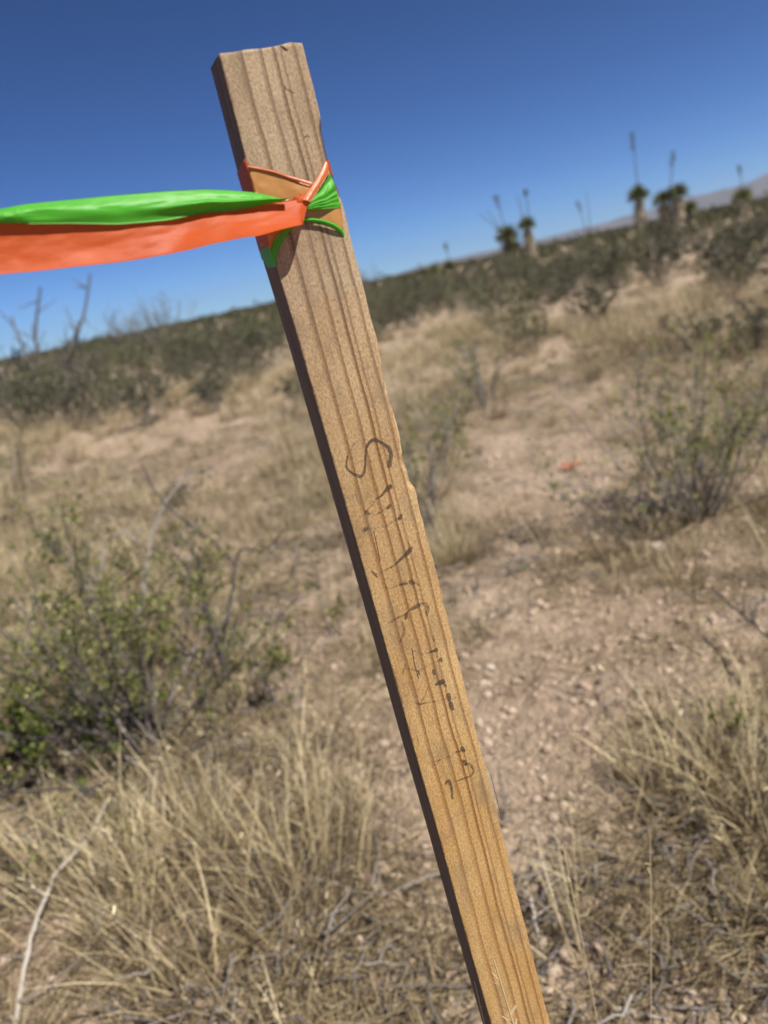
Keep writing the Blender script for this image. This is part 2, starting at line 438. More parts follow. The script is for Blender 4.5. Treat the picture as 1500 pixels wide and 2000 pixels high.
# ---- the faded hand lettering, inked down the face
STROKES = [(0.95, [(27.2, 189.5, 1.87), (29.9, 184.1, 1.56), (29.3, 180.8, 1.32), (27.3, 178.2, 1.21), (24.9, 175.8, 1.32), (22.8, 174.5, 1.44), (20.3, 175.1, 0.99), (18.2, 177.0, 0.88), (16.6, 180.4, 0.77), (15.2, 185.0, 0.77), (13.6, 188.4, 0.88), (11.7, 189.9, 1.2), (9.7, 188.8, 1.1), (7.8, 187.0, 0.88), (6.1, 184.8, 0.66), (5.5, 182.7, 0.66), (6.5, 179.9, 0.66), (7.9, 177.6, 0.55)]),
    (0.95, [(25.2, 199.5, 2.04), (22.9, 200.2, 1.68), (19.2, 202.4, 0.66), (15.9, 203.0, 0.36)]),
    (0.35, [(14.9, 204.3, 0.44), (10.7, 206.3, 0.66), (7.8, 207.8, 0.99)]),
    (0.6, [(9.4, 207.4, 1.54), (9.8, 208.5, 1.54)]),
    (0.75, [(20.7, 209.3, 1.32), (22.3, 208.8, 1.56)]),
    (0.9, [(25.4, 216.8, 1.68), (26.5, 215.8, 1.54)]),
    (0.65, [(5.5, 215.8, 1.76), (7.0, 215.5, 1.56)]),
    (0.97, [(27.5, 233.9, 1.65), (24.4, 235.6, 1.8), (20.8, 236.9, 1.2), (17.2, 238.5, 0.77)]),
    (0.6, [(26.8, 230.6, 0.48), (27.2, 232.6, 0.55)]),
    (0.5, [(3.7, 237.0, 0.55), (4.9, 239.4, 1.21), (5.9, 241.3, 0.55)]),
    (0.7, [(16.5, 249.9, 1.08), (19.1, 250.1, 0.96), (20.5, 250.9, 0.6)]),
    (0.9, [(22.5, 250.5, 1.92), (23.7, 251.7, 1.92)]),
    (0.35, [(25.0, 252.1, 0.6), (26.5, 254.0, 0.48)]),
    (0.85, [(14.9, 268.0, 1.43), (15.6, 266.2, 1.56)]),
    (0.8, [(18.3, 264.7, 0.72), (20.7, 264.5, 1.56), (23.1, 264.5, 2.04), (24.5, 264.3, 1.1)]),
    (0.55, [(25.4, 264.0, 0.72), (28.0, 265.6, 1.44), (27.9, 268.5, 1.92), (26.6, 271.1, 1.44)]),
    (0.4, [(6.0, 266.7, 0.72), (10.1, 266.0, 1.08), (14.0, 266.0, 0.84), (18.3, 264.8, 0.55)]),
    (0.5, [(12.3, 269.4, 0.66), (12.5, 273.3, 0.77), (10.8, 276.4, 0.96), (8.2, 279.1, 0.72)]),
    (0.5, [(26.8, 284.4, 1.2), (26.8, 286.5, 1.2)]),
    (0.85, [(22.9, 291.6, 0.6), (24.9, 291.9, 1.2), (26.6, 292.1, 1.68)]),
    (0.9, [(27.8, 297.8, 1.44), (28.0, 299.2, 1.44)]),
    (0.6, [(22.1, 302.1, 1.2), (22.2, 304.3, 1.56)]),
    (0.95, [(21.2, 310.5, 0.72), (23.5, 310.5, 1.95), (25.7, 310.8, 2.4)]),
    (0.6, [(25.8, 311.3, 1.04), (27.0, 314.2, 0.96)]),
    (0.8, [(26.8, 319.7, 2.16), (26.8, 322.3, 2.04)]),
    (0.92, [(26.8, 324.4, 1.82), (26.9, 327.2, 2.21), (27.3, 328.5, 1.44)]),
    (0.6, [(13.8, 298.2, 0.72), (14.0, 300.7, 0.55)]),
    (0.35, [(7.7, 292.5, 0.88), (6.0, 294.6, 0.96), (4.9, 297.7, 0.6)]),
    (0.4, [(8.3, 315.3, 1.08), (9.9, 317.2, 1.2), (12.8, 317.8, 0.84)]),
    (0.3, [(16.7, 329.7, 0.48), (21.7, 329.4, 0.48)]),
    (0.3, [(16.6, 309.7, 0.72), (13.8, 314.0, 0.84), (9.9, 316.8, 0.72)]),
    (0.85, [(26.7, 353.2, 1.82), (27.5, 355.3, 1.68)]),
    (0.5, [(23.0, 353.6, 0.91), (25.4, 354.3, 1.17)]),
    (0.9, [(25.8, 361.2, 1.56), (26.5, 363.5, 1.82)]),
    (0.7, [(26.5, 363.5, 1.3), (29.1, 364.8, 1.08), (30.2, 368.4, 1.17), (29.5, 371.2, 0.96), (27.2, 372.0, 1.04), (23.8, 371.3, 0.78), (20.0, 370.7, 0.48)]),
    (0.3, [(5.4, 350.8, 0.6), (7.1, 354.1, 0.72), (10.1, 354.3, 0.6), (12.5, 353.1, 0.48)]),
    (0.85, [(12.1, 368.7, 1.04), (13.4, 367.4, 1.44), (14.5, 368.3, 1.43), (14.8, 371.2, 1.08), (14.4, 375.3, 1.08), (13.6, 379.3, 0.78)]),
    (0.3, [(7.0, 305.3, 0.6), (6.7, 302.6, 0.6)]),
    (0.3, [(10.8, 189.2, 0.05), (11.5, 192.8, 0.44)]),
    (0.3, [(21.3, 208.9, 0.6), (13.1, 210.7, 0.66), (9.1, 207.5, 0.66)]),
    (0.3, [(25.9, 216.3, 0.6), (17.3, 217.9, 0.66), (6.7, 215.8, 0.77)]),
    (0.35, [(17.2, 238.5, 0.55), (11.2, 239.5, 0.66), (4.9, 239.4, 0.66)]),
    (0.3, [(17.9, 249.8, 0.55), (10.9, 249.5, 0.66), (7.6, 247.5, 0.48)]),
    (0.3, [(26.8, 320.9, 0.72), (19.4, 319.7, 0.72), (9.9, 316.9, 0.72)]),
    (0.25, [(27.9, 298.5, 0.6), (19.8, 298.1, 0.72), (14.1, 299.1, 0.72), (7.5, 294.0, 0.6)]),
    (0.3, [(26.5, 354.2, 0.6), (15.8, 354.0, 0.72), (6.5, 351.9, 0.72)]),
    (0.25, [(25.8, 292.1, 0.6), (17.8, 290.6, 0.72), (13.7, 285.9, 0.6)]),
    (0.3, [(20.0, 370.7, 0.6), (15.2, 369.5, 0.65)]),
    (0.3, [(8.2, 177.6, 0.4), (11.7, 173.8, 0.5), (15.0, 172.6, 0.44)])]
CRACKS = [(.55, [(24.8, 15.7, .15), (24.6, 17.2, .28), (26.0, 17.7, .25), (27.2, 18.9, .25), (28.6, 19.4, .15)]),
    (.75, [(27.4, 0.4, .3), (29.1, 1.8, .9), (30.1, 2.6, .5)]), (.5, [(27.5, 37.3, .2), (29.0, 36.8, .3), (30.0, 37.4, .2)]),
    (.6, [(13.8, 298.2, .25), (14.0, 301.4, .2)]), (.85, [(39.3, 373.1, .2), (39.6, 383.7, .3), (39.6, 397.7, .35), (39.4, 409.1, .25)]), (.6, [(13.7, 284.9, .2), (12.8, 293.6, .3), (12.9, 302.8, .25)]),
    (.6, [(10.4, 217.9, .2), (10.0, 226.0, .25), (9.5, 234.3, .2)])]
def build_writing():
    mt, nt, b = new_mat('marker_ink')
    b.inputs['Base Color'].default_value = (0.065, 0.042, 0.025, 1); b.inputs['Roughness'].default_value = 0.6
    at = N(nt, 'ShaderNodeAttribute', attribute_name='tone')
    tc = N(nt, 'ShaderNodeTexCoord')
    n = N(nt, 'ShaderNodeTexNoise'); n.inputs['Scale'].default_value = 1100; n.inputs['Detail'].default_value = 4; L(nt, tc.outputs['Object'], n.inputs['Vector'])
    a = math_n(nt, 'ADD', at.outputs['Fac'], math_n(nt, 'MULTIPLY', math_n(nt, 'SUBTRACT', n.outputs['Fac'], 0.5), 1.8), True)
    a = math_n(nt, 'MULTIPLY', a, 0.72)
    tr = N(nt, 'ShaderNodeBsdfTransparent'); mx = N(nt, 'ShaderNodeMixShader')
    L(nt, a, mx.inputs[0]); L(nt, tr.outputs[0], mx.inputs[1]); L(nt, b.outputs[0], mx.inputs[2])
    L(nt, mx.outputs[0], nt.nodes['Material Output'].inputs[0])
    mk, nk, bk = new_mat('dry_crack'); bk.inputs['Base Color'].default_value = (0.045, 0.027, 0.016, 1); bk.inputs['Roughness'].default_value = 0.9
    lay = 0
    for fade, pts in STROKES+CRACKS:
        crack = lay >= len(STROKES)
        g = Geo()
        p = np.array([(u, v) for u, v, w in pts], float); wd = np.array([w for u, v, w in pts])/2*(1.0 if crack else 1.3)+(0 if crack else .12)
        if len(p) < 2: continue
        s = np.concatenate([[0], np.cumsum(np.linalg.norm(np.diff(p, axis=0), axis=1))])
        m_ = max(6, int(s[-1]/0.35)); ss = np.linspace(0, s[-1], m_)
        # smooth path through the points
        pp = np.stack([np.interp(ss, s, p[:, 0]), np.interp(ss, s, p[:, 1])], -1); ww = np.interp(ss, s, wd)
        if len(p) > 3:
            k = np.array([1, 2, 3, 2, 1])/9.0
            for c in range(2):
                e = np.concatenate([[pp[0, c]]*2, pp[:, c], [pp[-1, c]]*2]); pp[:, c] = np.convolve(e, k, 'valid')
        ww = ww*(0.85+0.3*fbm(ss*1.7, ss*0+lay, 2, 51))
        tg = np.gradient(pp, axis=0); tg /= np.linalg.norm(tg, axis=1)[:, None]+1e-9
        nm = np.stack([-tg[:, 1], tg[:, 0]], -1)
        # rounded ends
        ext0 = pp[0]-tg[0]*ww[0]*.8; ext1 = pp[-1]+tg[-1]*ww[-1]*.8
        pp = np.concatenate([[ext0], pp, [ext1]]); nm = np.concatenate([[nm[0]], nm, [nm[-1]]]); ww = np.concatenate([[ww[0]*.45], ww, [ww[-1]*.45]])
        rows = []
        for f in (-1, -.55, .55, 1): rows.append(pp+nm*(ww*f)[:, None])
        off = 0.10+lay*0.003; lay += 1
        V = np.stack(rows, 1)                                            # n x 4 x 2
        n_ = len(V)
        P3 = np.array([[loc_mm(u, off, v) for u, v in r] for r in V]).reshape(-1, 3)
        tone = np.tile([fade-.45, fade*.95, fade*.95, fade-.45], (n_, 1))+.45*(fbm(np.arange(n_)*.12, np.arange(n_)*0+lay*3.1, 2, 57)-.5)[:, None]
        i = np.arange(n_-1)[:, None]*4; j = np.arange(3)[None, :]
        q = np.stack([i+j, i+j+1, i+5+j, i+4+j], -1).reshape(-1, 4)
        g.add(P3, q, None, tone.ravel())
        link('crack' if crack else 'marker_stroke', g.mesh('crack' if crack else 'marker_stroke', mk if crack else mt), stake)
build_writing()

# ------------------------------------------------------------------ flagging tape
def mat_tape(name, col, col_t, rough=0.5, trans=0.5):
    mt, nt, b = new_mat(name)
    tc = N(nt, 'ShaderNodeTexCoord')
    n = N(nt, 'ShaderNodeTexNoise'); n.inputs['Scale'].default_value = 60; n.inputs['Detail'].default_value = 5; L(nt, tc.outputs['Object'], n.inputs['Vector'])
    c = mix_c(nt, 1.0, (*col,), ramp(nt, n.outputs['Fac'], [(0.3, 0.9), (0.7, 1.06)]), 'MULTIPLY')
    L(nt, c, b.inputs['Base Color']); b.inputs['Roughness'].default_value = rough; b.inputs['Specular IOR Level'].default_value = 0.35
    w = N(nt, 'ShaderNodeTexNoise'); w.inputs['Scale'].default_value = 240; w.inputs['Detail'].default_value = 3
    mp = N(nt, 'ShaderNodeMapping'); mp.inputs['Scale'].default_value = (0.35, 1, 1.0); L(nt, tc.outputs['Object'], mp.inputs['Vector']); L(nt, mp.outputs[0], w.inputs['Vector'])
    bump(nt, b, w.outputs['Fac'], 0.35, 0.0008)
    tr = N(nt, 'ShaderNodeBsdfTranslucent'); tr.inputs[0].default_value = (*col_t, 1)
    mx = N(nt, 'ShaderNodeMixShader'); mx.inputs[0].default_value = trans
    L(nt, b.outputs[0], mx.inputs[1]); L(nt, tr.outputs[0], mx.inputs[2]); L(nt, mx.outputs[0], nt.nodes['Material Output'].inputs[0])
    return mt
MAT['orange_tape'] = mat_tape('orange_tape', (0.58, 0.125, 0.026), (0.95, 0.30, 0.08))
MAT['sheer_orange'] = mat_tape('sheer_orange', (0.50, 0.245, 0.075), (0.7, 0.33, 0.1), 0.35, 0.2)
MAT['pale_orange'] = mat_tape('pale_orange', (0.62, 0.17, 0.055), (0.9, 0.3, 0.1), 0.35, 0.25)
MAT['green_tape'] = mat_tape('green_tape', (0.12, 0.50, 0.042), (0.22, 0.78, 0.09), 0.42)

RIB = {'green_tail': ([[-145.7, 8.0, 41.8], [-123.0, 8.0, 43.6], [-102.1, 8.0, 44.5], [-96.9, 8.0, 44.4], [-92.7, 7.7, 44.4], [-76.2, 7.3, 45.7], [-58.2, 7.0, 47.2], [-39.3, 7.0, 49.1], [-24.8, 7.0, 51.2], [-15.2, 7.0, 53.2], [-5.3, 7.0, 55.8], [-0.5, 7.0, 57.5], [8.9, 7.0, 61.4]], [[-148.2, 9.0, 48.5], [-124.7, 9.0, 48.3], [-103.8, 9.0, 49.4], [-99.1, 9.0, 50.5], [-95.2, 9.0, 51.4], [-79.3, 8.9, 54.4], [-62.1, 8.6, 58.1], [-43.2, 8.2, 60.2], [-27.9, 7.8, 60.2], [-18.0, 7.4, 61.4], [-7.2, 7.1, 61.8], [-1.8, 7.0, 61.7], [9.0, 7.0, 61.8]]),
    'orange_tail': ([[-146.8, 7.2, 44.1], [-124.0, 7.1, 45.9], [-103.3, 7.0, 47.8], [-95.2, 6.9, 49.4], [-87.1, 6.8, 50.9], [-78.6, 6.7, 52.6], [-61.0, 6.6, 55.4], [-51.5, 6.5, 56.2], [-41.8, 6.3, 56.9], [-32.0, 6.1, 57.7], [-21.9, 5.8, 58.7], [-11.6, 5.5, 60.0], [-3.1, 5.2, 60.7], [6.6, 5.0, 61.6], [16.0, 5.0, 61.9], [21.3, 5.0, 62.2]], [[-152.0, 9.0, 58.3], [-130.1, 9.0, 62.8], [-110.2, 9.0, 66.9], [-101.9, 9.0, 68.0], [-93.6, 9.4, 69.0], [-84.8, 10.0, 69.9], [-67.1, 10.6, 72.0], [-57.8, 11.4, 72.7], [-48.2, 12.6, 73.1], [-38.8, 14.2, 73.5], [-29.0, 16.0, 73.5], [-18.8, 16.6, 73.8], [-10.7, 16.6, 74.5], [-0.5, 15.4, 73.8], [10.6, 12.6, 73.4], [12.9, 9.0, 73.0]]),
    'orange_wrap': ([[-0.4, -16.9, 40.4], [-1.9, 0.6, 44.7], [1.9, 0.8, 45.7], [8.9, 1.0, 48.5], [14.0, 1.5, 51.4], [19.0, 2.5, 54.1], [24.2, 4.0, 57.0]], [[-0.4, -23.9, 52.4], [-4.7, 0.6, 55.4], [1.2, 0.8, 57.6], [6.4, 1.0, 60.3], [12.0, 1.5, 61.7], [15.8, 2.5, 62.6], [19.0, 4.0, 62.7]]),
    'orange_lip': ([[-2.1, 1.2, 44.4], [1.8, 1.4, 45.5], [8.8, 1.6, 48.2], [13.9, 2.0, 51.0], [19.0, 3.0, 53.6], [24.4, 4.5, 56.5]], [[-2.2, 1.2, 45.4], [1.4, 1.4, 46.7], [8.4, 1.6, 49.5], [13.5, 2.0, 52.4], [18.5, 3.0, 55.4], [22.8, 4.5, 58.1]]),
    'orange_diagonal': ([[16.7, 6.0, 63.0], [20.8, 5.0, 59.7], [25.3, 4.0, 56.4], [29.9, 2.5, 52.7], [34.6, 0.5, 47.7]], [[20.0, 6.0, 64.4], [22.8, 5.0, 62.5], [26.2, 4.0, 59.9], [31.1, 2.5, 56.0], [35.1, 0.5, 52.9]]),
    'green_fan': ([[19.6, 5.0, 64.1], [23.8, 4.0, 61.4], [27.3, 3.0, 59.6], [31.2, 1.8, 56.7], [35.4, 0.2, 53.7]], [[18.0, 5.0, 67.2], [22.6, 4.0, 67.5], [27.3, 3.0, 68.1], [31.6, 1.8, 68.4], [36.1, 0.2, 68.4]]),
    'orange_lower': ([[14.6, 0.8, 66.5], [19.6, 0.8, 66.7], [25.2, 0.8, 67.2], [30.9, 0.8, 67.9], [36.1, 0.4, 68.4]], [[14.0, 0.8, 70.6], [19.6, 0.8, 70.8], [25.5, 0.8, 72.8], [30.0, 0.8, 75.2], [34.3, 0.4, 79.7]]),
    'green_rope': ([[15.9, 1.6, 69.4], [20.7, 1.7, 70.5], [25.3, 1.8, 72.0], [29.9, 1.8, 74.3], [33.3, 1.2, 77.0], [35.1, -0.5, 79.1]], [[15.4, 1.6, 71.0], [20.2, 1.7, 72.0], [24.9, 1.8, 73.6], [29.3, 1.8, 76.3], [32.1, 1.2, 78.8], [33.8, -0.5, 82.1]]),
    'green_lowleft': ([[12.7, 3.4, 69.7], [7.3, 2.4, 72.1], [0.9, 1.6, 75.4], [-6.0, 1.3, 80.3], [-1.5, -15.1, 79.6]], [[11.1, 3.4, 72.7], [6.7, 2.4, 75.0], [0.2, 1.6, 81.9], [-5.6, 1.3, 87.3], [-1.5, -11.6, 85.7]]),
    'orange_lowleft': ([[-0.4, -17.2, 63.3], [-3.7, 0.4, 65.9], [3.2, 0.5, 67.3], [9.1, 0.8, 67.9], [14.8, 1.5, 67.0]], [[-0.4, -18.3, 75.9], [-5.7, 0.4, 79.9], [0.3, 0.5, 76.5], [7.1, 0.8, 72.6], [14.3, 1.5, 70.8]])}

def crease(s, t, seed): return fbm(s, t, 3, seed)-0.5

def tape(name, top, bot, mat, parent, nx=60, ny=12, bulge=0.0, wr=0.5, fan=0.0, seed=1, roll=None, thick=0.09):
    """a strip of tape lofted between its two edges (millimetres in the stake's axes), creased and given its thickness"""
    A = np.array([[u if (o < -.5 or o > 1.6) else max(u, -1.9) for u, o, v in top], [o for u, o, v in top], [v for u, o, v in top]]).T
    B = np.array([[u if (o < -.5 or o > 1.6) else max(u, -1.9) for u, o, v in bot], [o for u, o, v in bot], [v for u, o, v in bot]]).T
    A[:, 1] = np.maximum(A[:, 1], -SD-0.4); B[:, 1] = np.maximum(B[:, 1], -SD-0.4)
    def res(P):
        s = np.concatenate([[0], np.cumsum(np.linalg.norm(np.diff(P, axis=0), axis=1))]); s /= s[-1]
        k = np.linspace(0, 1, len(P))
        x = np.linspace(0, 1, nx)
        Q = np.stack([np.interp(x, k, P[:, c]) for c in range(3)], -1)
        if nx > 30:
            ker = np.array([1, 2, 3, 2, 1])/9.
            for c in range(3):
                e = np.concatenate([2*Q[0, c]-Q[2:0:-1, c], Q[:, c], 2*Q[-1, c]-Q[-2:-4:-1, c]]); Q[:, c] = np.convolve(e, ker, 'valid')
        return Q
    a, b2 = res(A), res(B)
    t = np.linspace(0, 1, ny)
    G = a[:, None, :]*(1-t)[None, :, None]+b2[:, None, :]*t[None, :, None]
    S, T = np.meshgrid(np.linspace(0, 1, nx), t, indexing='ij')
    env = np.sin(np.pi*np.clip(T, 0, 1))
    off = bulge*env + wr*(crease(S*5, T*2.2+seed, seed)*1.6+crease(S*16, T*4, seed+3)*.5)*(0.25+0.75*env)
    if fan:  # pleats that run out from the knot
        off += fan*(.4+1.2*vnoise(T*4, S*2, seed))*(np.abs(((T**1.35*4.3+.5*(fbm(S*3, T*2, 2, seed)-.5)+.25*np.sin(T*9)) % 1.0)-0.5)*2-0.5)*np.clip(S*2.5, 0.15, 1)
    if nx > 100:   # sharp little creases, and a soft dent
        off += .6*env*(np.abs(fbm(S*9+T*1.5, T*3-S*4, 3, seed+20)-.5)*2)**.7-.2-.7*np.exp(-(((S-.36)/.035)**2+((T-.62)/.22)**2))
    if roll is not None: off += roll(S, T)
    G[..., 1] += off
    n_ = nx*ny
    V = G.reshape(-1, 3)
    V2 = V.copy(); V2[:, 1] -= thick
    P3 = np.array([loc_mm(*p) for p in V]+[loc_mm(*p) for p in V2])
    i = np.arange(nx-1)[:, None]*ny; j = np.arange(ny-1)[None, :]
    q = np.stack([i+j, i+j+1, i+ny+j+1, i+ny+j], -1).reshape(-1, 4)
    q2 = q[:, ::-1]+n_
    edge = list(range(0, ny))+[k*ny+ny-1 for k in range(1, nx)]+[(nx-1)*ny+k for k in range(ny-2, -1, -1)]+[k*ny for k in range(nx-2, 0, -1)]
    e = np.array(edge); e2 = np.roll(e, -1)
    qe = np.stack([e, e+n_, e2+n_, e2], -1)
    g = Geo(); g.add(P3, np.concatenate([q[:, ::-1], q2[:, ::-1], qe]), None, .5)
    o = link(name, g.mesh(name, mat), parent)
    return o

def tape_root(name, label):
    o = empty(name); o.matrix_world = ST_M @ Matrix.Translation((0.019, 0, ST_L-0.06))
    return tag(o, label, 'flagging tape')
def under(o, root):   # keep a part where the stake's axes put it
    o.parent = root; o.matrix_parent_inverse = root.matrix_world.inverted(); o.matrix_world = ST_M.copy()

def build_tapes():
    og = tape_root('orange_flagging_tape', 'orange plastic flagging tape knotted round the stake, its tail blown to the left')
    gr = tape_root('green_flagging_tape', 'bright green plastic flagging tape tied with the orange one round the stake')
    r = RIB
    fold_o = lambda S, T: 1.5*np.exp(-((S-0.66-0.1*T)/0.03)**2)*T - 1.2*np.exp(-((S-0.60+0.05*T)/0.05)**2)
    under(tape('tail', *r['orange_tail'], MAT['orange_tape'], None, 130, 18, -1.2, .8, 0, 3, fold_o), og)
    wrap = tape('wrap', *r['orange_wrap'], MAT['sheer_orange'], None, 50, 12, .25, .55, 0, 5); under(wrap, og)
    under(tape('folded_edge', *r['orange_lip'], MAT['pale_orange'], None, 40, 6, .45, .15, 0, 6), og)
    under(tape('crossing_strand', *r['orange_diagonal'], MAT['pale_orange'], None, 36, 8, .9, .3, 0, 8), og)
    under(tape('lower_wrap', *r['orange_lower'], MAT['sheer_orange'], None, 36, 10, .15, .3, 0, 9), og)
    under(tape('lower_wrap', *r['orange_lowleft'], MAT['sheer_orange'], None, 40, 10, .15, .3, 0, 10), og)  # duller material here paints in the shadow of the tail
    # the bands that go on round the narrow sides and the back
    def round_back(name, va, vb, ha, hb, mat, root, seed):
        off = .5
        path = [(SW-2.6, -.2), (SW-.6, -2.5), (SW+off*.4, -SD*.5), (SW+off, -SD+.5), (SW-.8, -SD-off), (SW*.5, -SD-off-.2), (.8, -SD-off), (-off-.9, -SD+.5), (-off-1.2, -SD*.5), (-off-1.2, -1.0), (-1.4, .45)]
        k = len(path)
        top = [(u, o, va+(vb-va)*i/(k-1)) for i, (u, o) in enumerate(path)]
        bot = [(u, o, va+ha+(vb+hb-va-ha)*i/(k-1)) for i, (u, o) in enumerate(path)]
        V = []
        for (p, q_) in zip(top, bot):
            for t in np.linspace(0, 1, 7): V.append([p[c]*(1-t)+q_[c]*t for c in range(3)])
        V = np.array(V); n_ = len(V); ctr = np.array([SW/2, -SD/2])
        d = V[:, :2]-ctr; d /= np.linalg.norm(d, axis=1)[:, None]
        inner = V.copy(); inner[:, :2] -= d*.1
        out = V.copy(); out[:, :2] += d*(.25*fbm(np.arange(n_)*.4, V[:, 2]*.4, 2, seed))[:, None]
        P3 = np.array([loc_mm(*p) for p in out]+[loc_mm(*p) for p in inner])
        i = np.arange(k-1)[:, None]*7; j = np.arange(6)[None, :]
        q = np.stack([i+j, i+j+1, i+7+j+1, i+7+j], -1).reshape(-1, 4)
        g = Geo(); g.add(P3, np.concatenate([q, q[:, ::-1]+n_]), None, .5)
        under(link(name, g.mesh(name, mat)), root)
    round_back('back_wrap', 48.5, 41.0, 5.5, 13.5, MAT['orange_tape'], og, 61)
    round_back('back_wrap', 69.0, 64.5, 10.0, 13.0, MAT['orange_tape'], og, 62)
    round_back('back_wrap', 55.5, 80.0, 12.5, 7.0, MAT['green_tape'], gr, 63)
    # the green tape
    fold_g = lambda S, T: 2.0*np.exp(-((T-0.62-0.25*(S-.7))/0.09)**2)*np.clip((S-.5)*5, 0, 1) - .8*np.exp(-((T-.85)/.1)**2)*np.clip((S-.45)*6, 0, 1)
    under(tape('tail', *r['green_tail'], MAT['green_tape'], None, 130, 18, 1.7, .6, 0, 13, fold_g), gr)
    under(tape('pleated_strand', *r['green_fan'], MAT['green_tape'], None, 44, 32, .6, .2, .85, 15), gr)
    under(tape('lower_strand', *r['green_rope'], MAT['green_tape'], None, 44, 8, .8, .2, 0, 16), gr)
    under(tape('lower_strand', *r['green_lowleft'], MAT['green_tape'], None, 44, 10, .15, .12, 0, 17), gr)
    # the knot itself: a crumpled lump where the strands cross
    g = Geo()
    c = (17.0, 5.0, 63.5); nu, nv = 22, 14
    th, ph = np.meshgrid(np.linspace(0, 2*np.pi, nu, endpoint=False), np.linspace(.05, np.pi-.05, nv), indexing='ij')
    rr = 1+.5*(fbm(th*1.3+4, ph*1.6, 3, 71)-.5)+.25*np.abs(np.sin(th*2+ph*2))
    X = c[0]+rr*3.4*np.sin(ph)*np.cos(th); O = c[1]+rr*1.7*np.sin(ph)*np.sin(th)-1.0; Vv = c[2]+rr*2.6*np.cos(ph)
    P3 = np.array([loc_mm(*p) for p in np.stack([X, O, Vv], -1).reshape(-1, 3)])
    i = np.arange(nu)[:, None]*nv; i2 = ((np.arange(nu)+1) % nu)[:, None]*nv; j = np.arange(nv-1)[None, :]
    g.add(P3, np.stack([i+j, i+j+1, i2+j+1, i2+j], -1).reshape(-1, 4))
    under(link('knot', g.mesh('knot', MAT['orange_tape'])), og)
build_tapes()

# ------------------------------------------------------------------ plant builders (meshes only)
def unit(v): return v/(np.linalg.norm(v, axis=-1, keepdims=True)+1e-9)

def blades(geo, rng, n, rad_, hmin, hmax, lean, width, segs=4, droop=0.35, tone=(0.2, 0.9), wind=(0, 0), low=0.0):
    """n thin curved blades from a crown of radius rad_"""
    az = rng.uniform(0, 2*np.pi, n); r0 = rad_*np.sqrt(rng.uniform(0, 1, n))
    h = rng.uniform(hmin, hmax, n)*rng.uniform(.6, 1.0, n)
    le = np.abs(rng.normal(0, lean, n))+0.25*r0/max(rad_, 1e-6)*lean
    d2 = np.stack([np.cos(az), np.sin(az)], -1); jit = rng.normal(0, .35, (n, 2)); d2 = unit(d2+jit)
    s = np.linspace(0, 1, segs+1)
    ang = le[:, None]+droop*rng.uniform(0, 1.6, n)[:, None]*s[None, :]**1.5
    dz = np.cos(ang); dh = np.sin(ang)
    ds = (h/segs)[:, None]
    z = np.concatenate([np.zeros((n, 1)), np.cumsum(dz[:, 1:]*ds, 1)], 1)+low
    hh = np.concatenate([np.zeros((n, 1)), np.cumsum(dh[:, 1:]*ds, 1)], 1)
    px = (r0*np.cos(az))[:, None]+hh*d2[:, :1]+wind[0]*z**1.5; py = (r0*np.sin(az))[:, None]+hh*d2[:, 1:]+wind[1]*z**1.5
    kink = rng.normal(0, .02, (n, 1, 2))*s[None, :, None]**2
    C_ = np.stack([px+kink[..., 0]*h[:, None]*3, py+kink[..., 1]*h[:, None]*3, z], -1)
    fa = rng.uniform(0, 2*np.pi, n); side = np.stack([np.cos(fa), np.sin(fa), rng.normal(0, .2, n)], -1); side = unit(side)
    w = width*rng.uniform(.6, 1.3, n)[:, None]*np.array([1.0, .95, .8, .6, .12, .1, .1])[None, np.linspace(0, 4, segs+1).astype(int)]*.5
    Lf = C_-side[:, None, :]*w[..., None]; Rt = C_+side[:, None, :]*w[..., None]
    V = np.stack([Lf, Rt], 2)                       # n, segs+1, 2, 3
    b = (np.arange(n)*(segs+1)*2)[:, None]+np.arange(segs)[None, :]*2
    q = np.stack([b, b+1, b+3, b+2], -1).reshape(-1, 4)
    tn = rng.uniform(*tone, n)[:, None, None]+np.linspace(-.42, .10, segs+1)[None, :, None]+np.zeros((1, 1, 2))  # darker towards the foot: dead grey base, plus painted shade of the gaps
    geo.add(V.reshape(-1, 3), q, None, np.clip(tn, 0, 1).ravel())
    return C_[:, -1]

def tuft_mesh(name, seed, n, hmin, hmax, rad_=.05, lean=.42, width=.0022, seed_heads=True, tone=(.3, .95)):
    rng = np.random.default_rng(seed); g = Geo()
    wind = rng.normal(0, .35, 2)
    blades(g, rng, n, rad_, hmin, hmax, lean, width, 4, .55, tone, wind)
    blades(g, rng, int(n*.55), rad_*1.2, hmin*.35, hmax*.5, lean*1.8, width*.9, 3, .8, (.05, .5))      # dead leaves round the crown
    if seed_heads:
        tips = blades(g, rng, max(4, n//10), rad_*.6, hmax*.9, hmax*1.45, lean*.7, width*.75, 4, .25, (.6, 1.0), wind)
        for t in tips:
            k = 5
            for _ in range(k):
                d = rng.normal(0, 1, 3)*.003; e = t+d+np.array([0, 0, rng.uniform(-.05, 0)]); f = e+rng.normal(0, .004, 3)+np.array([0, 0, .005])
                sd = rng.normal(0, 1, 3)*.0005
                g.add([e-sd, e+sd, f+sd, f-sd], [[0, 1, 2, 3]], None, .85)
    return g.mesh(name, MAT['straw'])

